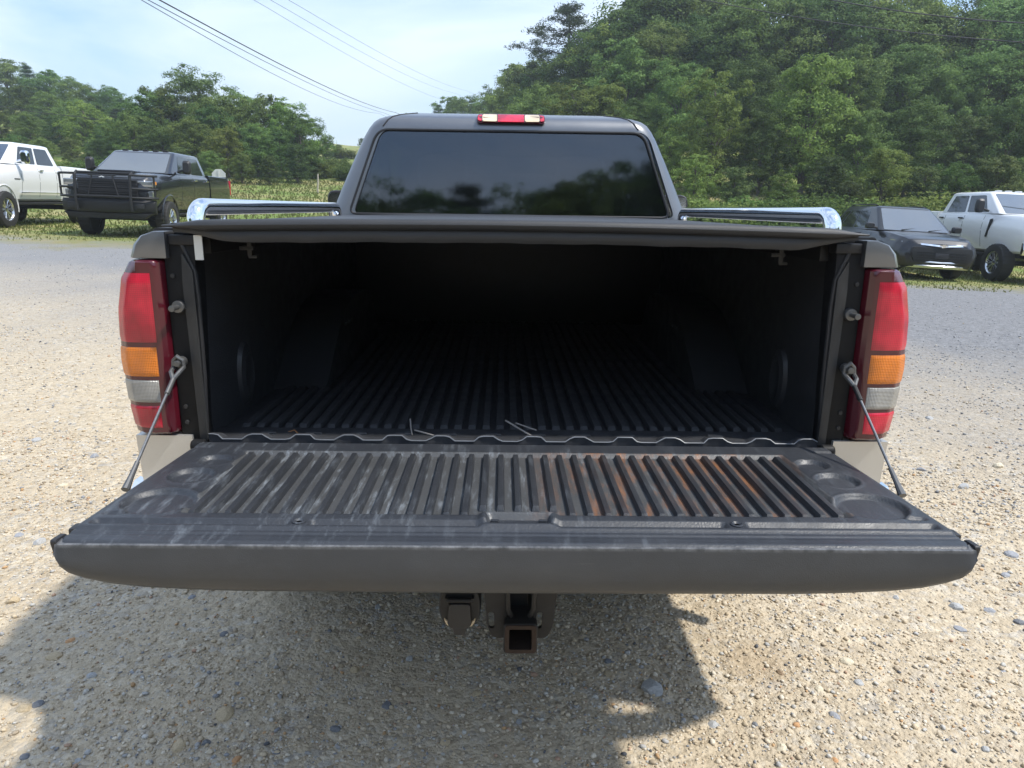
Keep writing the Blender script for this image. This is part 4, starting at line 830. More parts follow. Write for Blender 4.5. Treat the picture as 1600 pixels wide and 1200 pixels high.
mk('front_bumper', *ringloft([[(x, 3.12 - .2 * abs(x / 1.0) ** 3, b - .02), (x, 3.16 - .2 * abs(x) ** 3, b + .1), (x, 3.12 - .2 * abs(x) ** 3, b + .26), (x, 2.85, b + .26), (x, 2.85, b - .02)] for x in np.linspace(-1, 1, 13)]), M['chrome'], lp, bevel=.012)
# --- dark crossover, right
cx = park('crossover_car', 'dark grey crossover car with bright chrome grille bar parked in front of the trees', 'car', 1393, 17.2, 177)
st = [(-2.42, .42, .98, .74, .80, .72), (-2.30, .34, 1.10, .86, .92, .82), (-1.9, .27, 1.16, .88, .965, .88), (-.8, .25, 1.10, .88, .965, .90), (.6, .25, 1.06, .88, .965, .90), (1.1, .25, 1.05, .88, .97, .88), (1.6, .25, 1.02, .88, .97, .84), (2.05, .25, .96, .87, .94, .78), (2.28, .26, .90, .82, .88, .70), (2.40, .30, .80, .72, .78, .60), (2.43, .36, .70, .64, .70, .54)]
lower('lower_body', st, M['navy_paint'], cx, [(1.42, .39), (-1.44, .39)], .425)
G = greenhouse(dict(zb=1.07, zr=1.63, wb=.89, wr=.67, yfb=1.12, yfr=.32, yrr=-1.55, yrb=-2.18, side_win=[[(.24, .06), (.47, .06), (.47, .84), (.20, .84)], [(.50, .06), (.76, .08), (.76, .84), (.49, .84)], [(.79, .14), (.92, .3), (.88, .82), (.79, .82)]]), cx, M['navy_paint'])
w20 = wheel_mesh(.365, .245, .25, 5, False); w20[1].materials.append(M['dark_alloy']); put_wheels(cx, w20, [(s * .83, y, .365) for s in (-1, 1) for y in (1.42, -1.44)])
for y in (1.42, -1.44): arch_trim(cx, y, .39, .41, .945, M['black_plastic'])
mirrors(cx, .97, .92, 1.16, M['black_plastic'], .11, .075); handles(cx, .955, (.05, -.85), .93, M['navy_paint']); seams(cx, st, (.75, -.22, -1.05), .4, 1.0, M['matte_black'])
gr = mk('grille', *prismvf(roundpoly([(-.66, .745), (.66, .745), (.70, .60), (.58, .40), (-.58, .40), (-.70, .60)], .05), 'y', 2.20, 2.468), M['matte_black'], cx, bevel=.01)
for k in range(4): box('grille_bar', (-.55, .55), (2.462, 2.478), (.46 + k * .055, .478 + k * .055), M['navy_paint'], gr, .004)
mk('grille_trim', *ringloft([[(x, 2.475 - .20 * abs(x / .72) ** 3, .385 + .03 * abs(x)), (x, 2.49 - .20 * abs(x / .72) ** 3, .40 + .03 * abs(x)), (x, 2.475 - .20 * abs(x / .72) ** 3, .425 + .04 * abs(x)), (x, 2.25, .42), (x, 2.25, .385)] for x in np.linspace(-.72, .72, 13)]), M['alloy'], cx)
box('number_plate', (-.15, .15), (2.472, 2.486), (.50, .62), M['plate'], cx, .004)
mk('chrome_bar', *ringloft([[(x, 2.47 - .30 * abs(x / .8) ** 2.6, .757 + .06 * abs(x) - h), (x, 2.485 - .30 * abs(x / .8) ** 2.6, .76 + .06 * abs(x)), (x, 2.46 - .30 * abs(x / .8) ** 2.6, .785 + .06 * abs(x) + h), (x, 2.30 - .25 * abs(x / .8) ** 2.6, .79 + .06 * abs(x)), (x, 2.30 - .25 * abs(x / .8) ** 2.6, .745 + .06 * abs(x))] for x in np.linspace(-.80, .80, 21) for h in (.012,)]), M['chrome'], cx)
mk('emblem', *prismvf([(-.10, .775), (-.085, .80), (-.035, .80), (-.035, .815), (.035, .815), (.035, .80), (.10, .80), (.085, .775), (.035, .775), (.035, .76), (-.035, .76), (-.035, .775)], 'y', 2.488, 2.50), M['chrome'], cx)
for s in (-1, 1):
    mk('running_light', *ringloft([[(s * (.70 + .2 * t), 2.29 - .42 * t, .80 + .05 * t), (s * (.70 + .2 * t), 2.31 - .42 * t, .825 + .045 * t), (s * (.70 + .2 * t), 2.22 - .42 * t, .83 + .04 * t), (s * (.69 + .2 * t), 2.2 - .42 * t, .80 + .05 * t)] for t in (0, .35, .7, 1)]), M['headlight'], cx)
    box('headlight', sorted((s * .66, s * .80)), (2.08, 2.33), (.53, .64), M['headlight'], cx, .02, 3)
mk('bumper_skid', *ringloft([[(x, 2.47 - .22 * abs(x / .8) ** 3, .27), (x, 2.49 - .22 * abs(x / .8) ** 3, .33), (x, 2.45 - .22 * abs(x / .8) ** 3, .365), (x, 2.2, .36), (x, 2.2, .27)] for x in np.linspace(-.80, .80, 13)]), M['alloy'], cx, bevel=.008)
for s in (-1, 1): mk('roof_rail', *tubevf([(s * .60, .15, 1.67), (s * .60, -.1, 1.70), (s * .60, -1.3, 1.70), (s * .60, -1.5, 1.67)], .016, 8), M['matte_black'], cx)
for s in (-.3, .35): mk('wiper', *tubevf([(s, 1.10, 1.10), (s - .4, 1.0, 1.145)], .012, 6), M['matte_black'], cx)

# ------------------------------------------------------------------ sign, stake
p = at_y(342, 275, 27.5); g = float(ground_z(p.x, 27.5)); S_ = empty('stop_sign', (p.x, 27.5, g), R(8)); tag(S_, 'octagonal road sign seen from its bare grey back behind the black pickup', 'sign')
h = p.z - g
mk('sign_plate', *prismvf([(.26 / math.cos(R(22.5)) * math.cos(R(22.5 + 45 * k)), h + .26 / math.cos(R(22.5)) * math.sin(R(22.5 + 45 * k))) for k in range(8)], 'y', .0, .006), M['sign_back'], S_)
mk('post', *prismvf([(-.03, -.1), (.03, -.1), (.03, h + .24), (-.03, h + .24)], 'y', -.03, -.002), M['sign_back'], S_)
p = at_y(495, 283, 36); g = float(ground_z(p.x, 36)); o = mk('wooden_stake', *tubevf([(0, 0, -.15), (.06, 0, .55), (.07, 0, .95)], [.045, .045, .04], 6), M['wood']); o.location = (p.x, 36, g); tag(o, 'pale wooden stake leaning in the meadow grass', 'stake')

# ------------------------------------------------------------------ trees
rng = np.random.default_rng(7)
def leaf_mat(name, c_dark, c_light, trans=.35):
    m = bpy.data.materials.new(name); m.use_nodes = True; t = m.node_tree; t.nodes.clear(); l = t.links.new
    at = N(t, 'ShaderNodeAttribute', attribute_name='tint'); oi = N(t, 'ShaderNodeObjectInfo')
    mx = N(t, 'ShaderNodeMix', data_type='RGBA'); mx.inputs['A'].default_value = (*c_dark, 1); mx.inputs['B'].default_value = (*c_light, 1); l(at.outputs['Fac'], mx.inputs['Factor'])
    hs = N(t, 'ShaderNodeHueSaturation', i={'Saturation': .95}); mr = N(t, 'ShaderNodeMapRange', i={'To Min': .47, 'To Max': .525}); mv = N(t, 'ShaderNodeMapRange', i={'To Min': .72, 'To Max': 1.55})
    ra = N(t, 'ShaderNodeMath', operation='FRACT'); ml = N(t, 'ShaderNodeMath', operation='MULTIPLY', i={1: 7.31}); l(oi.outputs['Random'], ml.inputs[0]); l(ml.outputs[0], ra.inputs[0])
    l(oi.outputs['Random'], mr.inputs['Value']); l(ra.outputs[0], mv.inputs['Value']); l(mr.outputs[0], hs.inputs['Hue']); l(mv.outputs[0], hs.inputs['Value']); l(mx.outputs['Result'], hs.inputs['Color'])
    d = N(t, 'ShaderNodeBsdfPrincipled', i={'Roughness': .6, 'Specular IOR Level': .12}); tr = N(t, 'ShaderNodeBsdfTranslucent'); ms = N(t, 'ShaderNodeMixShader', i={0: trans}); o = N(t, 'ShaderNodeOutputMaterial')
    l(hs.outputs[0], d.inputs['Base Color']); l(hs.outputs[0], tr.inputs['Color']); l(d.outputs[0], ms.inputs[1]); l(tr.outputs[0], ms.inputs[2]); l(ms.outputs[0], o.inputs[0])
    return m
LM = {'oak': leaf_mat('oak_leaves', (.060, .112, .024), (.160, .240, .058), .36), 'light': leaf_mat('young_leaves', (.100, .160, .026), (.225, .300, .066), .4),
      'pine': leaf_mat('pine_needles', (.034, .062, .028), (.075, .115, .046), .2), 'cedar': leaf_mat('cedar_sprays', (.060, .095, .026), (.135, .175, .052), .35),
      'shrub': leaf_mat('shrub_leaves', (.070, .120, .022), (.165, .235, .055), .45)}
def leaves(cent, nrm, size, rng, aspect=.55, spread=.7, tint=None):
    """one diamond-shaped leaf face per centre"""
    n = len(cent); d = nrm + rng.normal(0, spread, (n, 3)); d /= np.linalg.norm(d, axis=1)[:, None] + 1e-9
    a = np.cross(d, rng.normal(0, 1, (n, 3))); a /= np.linalg.norm(a, axis=1)[:, None] + 1e-9; b = np.cross(d, a)
    s = (size * rng.uniform(.6, 1.3, n))[:, None]
    fold = d * s * .18
    V = np.stack([cent - a * s * .5, cent + b * s * aspect * .5 - fold, cent + a * s * .5, cent - b * s * aspect * .5 - fold], 1).reshape(-1, 3)
    t = np.clip(rng.normal(.45, .25, n) if tint is None else tint + rng.normal(0, .18, n), 0, 1)
    return V, t
def crown_mesh(name, V, t, mat_):
    n = len(V) // 4; me = bpy.data.meshes.new(name); F = np.arange(n * 4).reshape(n, 4)
    me.vertices.add(n * 4); me.vertices.foreach_set('co', V.ravel().astype(np.float32)); me.loops.add(n * 4); me.loops.foreach_set('vertex_index', F.ravel().astype(np.int32))
    me.polygons.add(n); me.polygons.foreach_set('loop_start', (np.arange(n) * 4).astype(np.int32)); me.polygons.foreach_set('loop_total', np.full(n, 4, np.int32))
    me.update(calc_edges=True); a = me.attributes.new('tint', 'FLOAT', 'POINT'); a.data.foreach_set('value', np.repeat(t, 4).astype(np.float32)); me.materials.append(mat_)
    return me
def broadleaf(seed, H_=10.0, wide=.30, lobes=22, leaf=.20, nleaf=20000, low=.22, shape=1.0, ragged=.35):
    """limbs carry leafy boughs; the boughs are what gives clumps, gaps and an uneven outline"""
    r = np.random.default_rng(seed); tr = []; C = []; Nn = []; T = []
    tr.append(tubevf([(0, 0, -.4), (0, 0, 0), (.05, .03, H_ * .25), (-.05, .05, H_ * .5), (0, 0, H_ * .8)], [.24, .20, .16, .11, .03], 8))
    Rw = H_ * wide; per = nleaf // lobes
    for k in range(lobes):
        f = (k + .5) / lobes; z = H_ * (low + (1 - low - .10) * f); az = k * 2.39996 + r.normal(0, .35)
        prof = (math.sin(math.pi * min(1, max(0, (f * .82 + .14)))) ** .7) if shape == 1.0 else (1.05 - f) ** .8
        rad = Rw * prof * r.uniform(.62, 1.1) * .72; bx, by = rad * math.cos(az), rad * math.sin(az)
        br = H_ * r.uniform(.085, .15) * (.75 + .5 * prof); z += r.normal(0, H_ * .03)
        tr.append(tubevf([(0, 0, max(.8, z - rad * .8 - .6)), (bx * .5, by * .5, z - .35 * br), (bx, by, z)], [.07, .045, .015], 5))
        # separate leafy clumps on the bough's shell, each lit on its outer side, with gaps between
        ncl = 9; d = r.normal(0, 1, (ncl, 3)); d /= np.linalg.norm(d, axis=1)[:, None]; d[:, 2] = d[:, 2] * .75 + .2
        cc = np.array([bx, by, z]) + d * br * r.uniform(.55, 1.0 + ragged, ncl)[:, None] * np.array([1.2, 1.2, .85]); m_ = max(20, per // ncl)
        for c_, dd in zip(cc, d):
            cr = br * r.uniform(.30, .52); e = r.normal(0, 1, (m_, 3)); e /= np.linalg.norm(e, axis=1)[:, None]; e = e + dd * .55 + np.array([0, 0, .45]); e /= np.linalg.norm(e, axis=1)[:, None]
            q = cr * np.clip(r.normal(.85, .28, m_), .1, 1.7)[:, None] * np.array([1.15, 1.15, .8]); C.append(c_ + e * q); Nn.append(e * 1.3 + np.array([0, 0, .35])); T.append(np.full(m_, np.clip(r.normal(.45, .2), 0, 1)))
    C = np.concatenate(C); Nn = np.concatenate(Nn); T = np.concatenate(T); ok = C[:, 2] > .15
    V, t = leaves(C[ok], Nn[ok], leaf, r, tint=T[ok]); return V, t, join(*tr)
def pine(seed, H_=12.0, nl=11, sparse=False):
    r = np.random.default_rng(seed); tr = [tubevf([(0, 0, -.4), (0, 0, 0), (.06, 0, H_ * .5), (0, .04, H_ * .98)], [.22, .19, .12, .02], 8)]; C = []; Nn = []; T = []
    for k in range(nl):
        f = k / (nl - 1); z = H_ * ((.42 if sparse else .22) + (.55 if sparse else .75) * f); R_ = H_ * (.205 * (1 - f) ** .65 + .035) * (1.25 if sparse else 1)
        nb = 5 if sparse else 7
        for j in range(nb):
            az = 2 * math.pi * (j + r.uniform(-.3, .3)) / nb + k * 1.1; L_ = R_ * r.uniform(.6, 1.15); up = r.uniform(.02, .28)
            tip = np.array([L_ * math.cos(az), L_ * math.sin(az), z + L_ * up]); tr.append(tubevf([(0, 0, z), tuple(tip * [.5, .5, 0] + [0, 0, z + L_ * up * .35]), tuple(tip)], [.045, .03, .008], 4))
            nt = int(10 + L_ * 7); s = r.uniform(.30, 1.05, nt)[:, None]; c = np.array([0, 0, z]) * (1 - s) + tip * s + r.normal(0, .12, (nt, 3)) * [1.6, 1.6, .7]
            k_ = 16; cl = np.repeat(c, k_, 0) + r.normal(0, .13, (nt * k_, 3)); C.append(cl); Nn.append(np.tile([0, 0, .7], (len(cl), 1))); T.append(np.repeat(r.uniform(.15, .8, nt), k_))
    C = np.concatenate(C); V, t = leaves(C, np.concatenate(Nn), .24, r, aspect=.22, spread=.9, tint=np.concatenate(T)); return V, t, join(*tr)
def shrub(seed, Rr=1.3, n=5200, leaf=.15):
    r = np.random.default_rng(seed); tr = []; C = []; Nn = []; T = []
    for k in range(9):
        az = k * 2.4; q = Rr * r.uniform(.15, .75); b_ = np.array([q * math.cos(az), q * math.sin(az), r.uniform(.35, 1.15) * Rr]); tr.append(tubevf([(0, 0, -.1), tuple(b_ * [.4, .4, .5]), tuple(b_)], [.03, .02, .006], 4))
        nc = n // 9 // 12; d = r.normal(0, 1, (nc, 3)); d /= np.linalg.norm(d, axis=1)[:, None]; cc = b_ + d * Rr * r.uniform(.25, .62, nc)[:, None]
        C.append(np.repeat(cc, 12, 0) + r.normal(0, .09 * Rr, (nc * 12, 3))); Nn.append(np.repeat(d, 12, 0) + [0, 0, .5]); T.append(np.repeat(r.uniform(.1, .9, nc), 12))
    C = np.concatenate(C); Nn = np.concatenate(Nn); T = np.concatenate(T); ok = C[:, 2] > .02
    V, t = leaves(C[ok], Nn[ok], leaf, r, tint=T[ok]); return V, t, join(*tr)
KIND = {}
def reg(kind, H_, data, lm):
    V, t, tr = data; cm = crown_mesh('crown', V, t, LM[lm]); tm = bpy.data.meshes.new('trunk'); tm.from_pydata([tuple(v) for v in tr[0]], [], tr[1]); tm.polygons.foreach_set('use_smooth', [True] * len(tm.polygons)); tm.materials.append(M['bark'])
    KIND.setdefault(kind, []).append((H_ if H_ else 1.0, float(V[:, 2].max()), cm, tm))
for i in range(4): reg('oak', 10, broadleaf(11 + i, 10, .33, 26, .21, 26000, .10), 'oak')
for i in range(3): reg('tall', 13, broadleaf(31 + i, 13, .24, 32, .23, 30000, .10), 'oak')
for i in range(3): reg('light', 7, broadleaf(51 + i, 7, .30, 22, .17, 16000, .10, 1.0, .5), 'light')
for i in range(2): reg('cedar', 7, broadleaf(71 + i, 7, .30, 26, .16, 17000, .04, 2.0, .45), 'cedar')
for i in range(2): reg('pine', 12, pine(81 + i), 'pine')
reg('scrub_pine', 12, pine(91, 12, 8, True), 'pine')
for i in range(3): reg('shrub', 1, shrub(101 + i), 'shrub')
TREE_LABEL = {'oak': 'round dark green leafy tree', 'tall': 'tall dense dark green leafy tree', 'light': 'bright green young leafy tree', 'cedar': 'olive green tapering evergreen tree', 'pine': 'dark needled pine tree', 'scrub_pine': 'tall sparse pine with layered horizontal boughs standing above its neighbours', 'shrub': 'low bright green leafy shrub'}
cnt = {}
def plant(kind, x, y, height, where, widen=1.0, label=None):
    var = KIND[kind]; i = cnt.get(kind, 0); cnt[kind] = i + 1; _, top, cm, tm = var[i % len(var)]
    root = empty('shrub' if kind == 'shrub' else {'pine': 'pine_tree', 'scrub_pine': 'pine_tree', 'cedar': 'cedar_tree'}.get(kind, 'leafy_tree'), (x, y, float(ground_z(x, y)) - .05), rng.uniform(0, 6.28))
    s = height / top; root.scale = (s * widen, s * widen, s)
    link('stems' if kind == 'shrub' else 'trunk', tm, None, root); link('foliage' if kind == 'shrub' else 'crown', cm, None, root)
    tag(root, label or (TREE_LABEL[kind] + ' ' + where), 'shrub' if kind == 'shrub' else 'tree', (TREE_LABEL[kind] + ' ' + where))
    return root
def locate(px, y, where):
    if where == WR:
        up = 'at the foot of the wooded slope' if y < 28 else 'low on the wooded slope' if y < 33 else 'midway up the wooded slope' if y < 40 else 'high on the wooded slope'
        return up.replace('wooded ', '') + (' towards its far low end' if px < 780 else ' around the tall sparse pine' if px < 940 else ' above the cab corner' if px < 1060 else ' behind the chrome rail' if px < 1300 else ' behind the dark crossover' if px < 1460 else ' behind the lifted white pickup')
    if where == WB: return ('on the far crest' if y > 69 else 'on the far hillside' if y > 50 else 'at the hill foot') + (' behind the white pickup' if px < 90 else ' behind the black pickup')
    if where == WL: return ('at the front' if y < 42 else 'at the back') + (' of the grove above the black pickup' if px < 340 else ' of the grove beyond the road sign')
    return where
def sky_tree(kind, px, py, y, where, widen=1.0, label=None):
    """a tree standing on the terrain at depth y whose top reaches the photo's skyline point"""
    p = at_y(px, py, y); g = float(ground_z(p.x, y)); return plant(kind, p.x, y, max(1.2, p.z - g), locate(px, y, where), widen, label)
WL, WB, WR = 'in the grove beyond the meadow', 'on the far wooded hillside behind the grove', 'on the wooded slope behind the dark crossover'
# left grove
for px, py, y, k in [(225, 136, 47, 'oak'), (262, 133, 48, 'oak'), (304, 99, 50, 'tall'), (345, 146, 47, 'oak'), (378, 138, 49, 'oak'), (418, 143, 47, 'oak'), (448, 150, 46, 'light'), (466, 172, 45, 'oak'), (250, 190, 43, 'oak'), (300, 178, 43, 'oak'), (352, 196, 42, 'light'), (398, 190, 43.5, 'oak'), (436, 204, 43.5, 'oak'), (330, 160, 46, 'tall'), (205, 175, 44, 'oak'), (462, 222, 41, 'cedar'), (280, 228, 39.5, 'cedar'), (325, 232, 39, 'oak'), (375, 236, 39, 'oak'), (418, 240, 39, 'cedar'), (236, 232, 40, 'oak')]: sky_tree(k, px, py, y, WL, 1.15 if k != 'tall' else 1.25)
sky_tree('oak', 508, 214, 66, WL, 1.3, 'small round tree standing alone at the right end of the grove'); sky_tree('shrub', 535, 238, 70, 'far up the meadow', 2.0); sky_tree('oak', 528, 236, 78, WL, 1.2)
# far hillside left
for px, py, y, k in [(-90, 80, 80, 'oak'), (-40, 84, 80, 'tall'), (5, 90, 80, 'oak'), (40, 100, 78, 'pine'), (75, 108, 77, 'oak'), (108, 116, 76, 'tall'), (140, 130, 74, 'oak'), (168, 131, 73, 'scrub_pine'), (195, 150, 70, 'oak'), (-60, 120, 66, 'oak'), (-15, 126, 66, 'pine'), (30, 132, 65, 'oak'), (72, 140, 64, 'tall'), (112, 150, 63, 'oak'), (150, 160, 61, 'oak'), (180, 168, 58, 'pine'), (-50, 165, 55, 'oak'), (-5, 168, 55, 'oak'), (42, 172, 54, 'oak'), (88, 176, 53, 'tall'), (128, 156, 52, 'light'), (165, 190, 50, 'oak'), (-30, 205, 47, 'oak'), (20, 208, 46, 'oak'), (66, 212, 46, 'oak'), (108, 214, 45, 'cedar'), (150, 214, 44, 'oak'), (190, 220, 42, 'light'), (-120, 110, 70, 'oak'), (-130, 180, 52, 'oak'), (-100, 200, 48, 'oak'), (220, 205, 60, 'oak'), (480, 215, 60, 'oak')]: 
    sky_tree('tall' if k == 'scrub_pine' else k, px, py, y, WB, 1.2)
# skyline trees, middle and right
for px, py, y, k in [(685, 161, 95, 'pine'), (708, 150, 90, 'oak'), (735, 146, 86, 'oak'), (762, 142, 82, 'oak'), (785, 132, 76, 'oak'), (806, 106, 70, 'light'), (830, 92, 64, 'oak'), (858, 98, 60, 'oak'), (925, 62, 57, 'oak'), (944, 38, 54, 'oak'), (968, 26, 52, 'light'), (992, -4, 52, 'tall'), (1025, -30, 52, 'oak'), (1065, -40, 52, 'tall'), (1105, -50, 52, 'oak'), (640, 175, 100, 'oak'), (600, 190, 105, 'oak'), (565, 215, 105, 'oak')]: sky_tree(k, px, py, y, WR, 1.15)
sky_tree('scrub_pine', 890, 2, 58, WR, 1.75, 'tall sparse pine with layered horizontal boughs rising above the wooded slope')
for px, py, y, k, wd in [(815, 150, 50, 'oak', 1.1), (850, 128, 47, 'oak', 1.1), (900, 118, 42, 'light', 1.25), (950, 124, 41, 'light', 1.1), (905, 70, 54, 'oak', 1.1), (985, 60, 45, 'oak', 1.1), (1040, 28, 46, 'tall', 1.15), (1105, 14, 46, 'oak', 1.0), (1165, -12, 45, 'tall', 1.2), (1235, -4, 45, 'oak', 1.0), (1310, -20, 45, 'tall', 1.2), (1385, 4, 44, 'oak', 1.0), (1440, -22, 44, 'tall', 1.2), (1500, 14, 43, 'oak', .95), (1560, -10, 43, 'tall', 1.1), (1640, -30, 42, 'tall', 1.2), (1720, -30, 41, 'oak', 1.1),
        (1020, -20, 58, 'oak', 1.1), (1100, -50, 57, 'tall', 1.2), (1210, -60, 57, 'oak', 1.0), (1330, -70, 56, 'tall', 1.2), (1450, -40, 56, 'oak', 1.0), (1570, -36, 55, 'tall', 1.1), (1650, -60, 54, 'oak', 1.0),
        (1000, 150, 38, 'oak', 1.1), (1068, 92, 38, 'oak', .95), (1180, 78, 38, 'tall', 1.1), (1335, 70, 37, 'oak', .95), (1415, 62, 38, 'tall', 1.2), (1488, 92, 36.5, 'oak', .9), (1555, 70, 37, 'tall', 1.1), (1640, 60, 36, 'oak', 1.0),
        (1122, 104, 32.5, 'light', .95), (1048, 196, 32, 'light', 1.0), (1272, 84, 32, 'light', 1.0), (1196, 168, 31.5, 'oak', .9), (1352, 168, 31, 'oak', .9), (1432, 150, 31.5, 'tall', 1.3), (1520, 176, 30.5, 'cedar', 1.1), (1588, 140, 30.5, 'oak', .9), (1680, 150, 30, 'oak', 1.0),
        (1090, 236, 27.5, 'light', 1.1), (1150, 258, 27, 'cedar', 1.1), (1228, 262, 26.5, 'light', 1.1), (1296, 240, 27, 'cedar', 1.15), (1385, 228, 26.5, 'light', 1.15), (1330, 280, 25.5, 'cedar', 1.1), (1450, 256, 26, 'cedar', 1.15), (1500, 250, 26, 'oak', 1.0), (1565, 240, 25.5, 'cedar', 1.2), (1630, 240, 25.5, 'oak', 1.0)]: sky_tree(k, px, py, y, WR, wd)
for i, px in enumerate(range(1050, 1680, 26)): sky_tree('shrub', px + rng.uniform(-9, 9), 302 + rng.uniform(-10, 10), 24.2 + rng.uniform(-.6, .6), 'along the foot of the wooded slope', 1.3)
for i, px in enumerate(range(95, 300, 24)): sky_tree('shrub', px + rng.uniform(-8, 8), 236 + .05 * px + rng.uniform(-8, 8), 36.5 + rng.uniform(-1, 1), 'along the foot of the grove', 1.3)
for i, px in enumerate((488, 505, 520, 535, 548)): sky_tree('shrub', px, 250 + rng.uniform(-5, 5), 46 + rng.uniform(-2, 6), 'up the open meadow', 1.5)
# trees behind the photographer, seen mirrored in the rear window and paintwork
for i in range(30):
    a = R(-72 + 144 * i / 29); d = 34 + 5 * math.sin(i * 2.7); x, y = d * math.sin(a), -d * math.cos(a)
    plant(('oak', 'tall', 'pine', 'oak')[i % 4], x, y, 8.3 + 2.0 * abs(math.sin(i * 1.9)) + (2.4 if i in (17, 18, 20) else 0), 'across the lot behind the tailgate', 1.5)

# ------------------------------------------------------------------ overhead wires, strung between poles
def wire(p0, p1, y0, y1, label, sag=.6, r=.012, ext=(0, 0)):
    A = at_y(*p0, y0); B = at_y(*p1, y1); d = B - A; pts = []
    for t in np.linspace(-ext[0], 1 + ext[1], 40):
        q = A + d * t; q.z -= sag * 4 * t * (1 - t) if 0 < t < 1 else 0; pts.append(q)
    o = mk('overhead_wire', *tubevf(pts, r, 6), M['wire']); tag(o, label, 'wire', 'overhead wires'); return o
# left set runs from above the lot to a pole beyond the cab
wire((250, 0), (619, 176), 16, 62, 'thick dark overhead wire sloping down towards the cab roof', .35, .016, (.25, .35))
wire((236, 2), (602, 177), 16, 62, 'thinner overhead wire hanging just below the thick dark one', .30, .010, (.25, .35))
wire((222, 0), (592, 177), 16.2, 62, 'thin lowest overhead wire of the left bundle', .55, .009, (.25, .35))
wire((398, 0), (700, 158), 30, 95, 'faint thin overhead wire high in the sky over the truck, lower of the upper set', .5, .008, (.25, .3))
wire((424, 0), (712, 146), 30, 95, 'faint thin overhead wire high in the sky over the truck, middle of the upper set', .5, .008, (.25, .3))
wire((452, 0), (730, 142), 30, 95, 'faint thin overhead wire high in the sky over the truck, topmost of the upper set', .5, .008, (.25, .3))
wire((1300, 0), (1600, 36), 21, 19, 'thick overhead wire crossing in front of the treetops on the wooded slope', .08, .016, (.6, .8))
wire((1100, 0), (1600, 66), 21, 19, 'thin overhead wire crossing the wooded slope below the thick one', .14, .012, (.6, .6))
wire((0, 166), (112, 181), 36, 37, 'pale wire in front of the far wooded hillside', .05, .014, (.8, .4))

# ------------------------------------------------------------------ meadow grass
def grass():
    r = np.random.default_rng(5); n = 70000
    x = r.uniform(-26, 20, n); u = r.uniform(0, 1, n); y = 12.6 + 31 * u ** 1.6
    k = (np.abs(x) < y * .95 + 4) & (y > 13.1 + 1.1 * np.sin(x * .9) * np.sin(x * .37 + 1) + r.exponential(.7, n)); x, y = x[k], y[k]; n = len(x); z = ground_z(x, y)
    tall = .035 + .03 * ss(14, 17, y) + .03 * ss(21, 26, y); h = tall * r.uniform(.5, 1.6, n); wv = .02 + .022 * ss(16, 26, y); a = r.uniform(0, 6.28, n); lx, ly = r.normal(0, .35, n) * h, r.normal(0, .35, n) * h
    A = np.stack([x - wv * np.cos(a), y - wv * np.sin(a), z - .01], 1); B = np.stack([x + wv * np.cos(a), y + wv * np.sin(a), z - .01], 1); C = np.stack([x + lx, y + ly, z + h], 1); D = np.stack([x + lx * .3 + wv * .2 * np.cos(a), y + ly * .3 + wv * .2 * np.sin(a), z + h * .6], 1)
    V = np.stack([A, B, D, C], 1).reshape(-1, 3); m = leaf_mat('meadow_grass', (.30, .29, .11), (.18, .26, .055), .5)
    t = np.clip(r.normal(.42, .22, n) + .3 * np.sin(x * .35 + y * .5) * np.sin(y * .23) + .25 * ss(17, 15.5, y) * 0 , 0, 1)
    o = link('meadow_grass', crown_mesh('meadow_grass', V, t, m)); tag(o, 'yellow green grass growing across the meadow', 'grass', kind='stuff')
grass()

# ------------------------------------------------------------------ loose gravel
def stone_base(seed, sub):
    bm = bmesh.new(); bmesh.ops.create_icosphere(bm, subdivisions=sub, radius=.5); r = np.random.default_rng(seed); pl = r.normal(0, 1, (7, 3)); pl /= np.linalg.norm(pl, axis=1)[:, None]; pd = r.uniform(.30, .46, 7)
    V = np.array([v.co[:] for v in bm.verts])
    for p, d in zip(pl, pd):
        e = V @ p - d; V = V - np.clip(e, 0, None)[:, None] * p * .85
    V *= 1 + r.normal(0, .03, (len(V), 1)); F = np.array([[v.index for v in f.verts] for f in bm.faces]); bm.free(); return V, F
PAL = np.array([(.62, .54, .42), (.56, .47, .34), (.50, .42, .31), (.66, .60, .50), (.44, .37, .28), (.56, .55, .52), (.42, .42, .42), (.27, .28, .30), (.12, .125, .14), (.55, .36, .20), (.48, .33, .24)])
PAL = PAL * np.array([1.03, 1.0, .95]); PW = np.array([.18, .16, .12, .19, .09, .11, .06, .04, .012, .02, .018]); PW /= PW.sum()
def stone_mat():
    m = bpy.data.materials.new('stone'); m.use_nodes = True; t = m.node_tree; b = t.nodes['Principled BSDF']; a = N(t, 'ShaderNodeAttribute', attribute_name='stone_colour'); g = N(t, 'ShaderNodeNewGeometry')
    n = N(t, 'ShaderNodeTexNoise', i={'Scale': 190.0, 'Detail': 5.0, 'Roughness': .7}); t.links.new(g.outputs['Position'], n.inputs['Vector']); mr = N(t, 'ShaderNodeMapRange', i={'From Min': .25, 'From Max': .75, 'To Min': .68, 'To Max': 1.22}); t.links.new(n.outputs['Fac'], mr.inputs['Value'])
    mx = N(t, 'ShaderNodeMix', data_type='RGBA', blend_type='MULTIPLY'); mx.inputs['Factor'].default_value = 1; t.links.new(a.outputs['Color'], mx.inputs['A']); t.links.new(mr.outputs[0], mx.inputs['B']); t.links.new(mx.outputs['Result'], b.inputs['Base Color'])
    bp = N(t, 'ShaderNodeBump', i={'Strength': .6, 'Distance': .002}); t.links.new(n.outputs['Fac'], bp.inputs['Height']); t.links.new(bp.outputs[0], b.inputs['Normal']); b.inputs['Roughness'].default_value = .88; b.inputs['Specular IOR Level'].default_value = .25
    return m
SM = stone_mat()
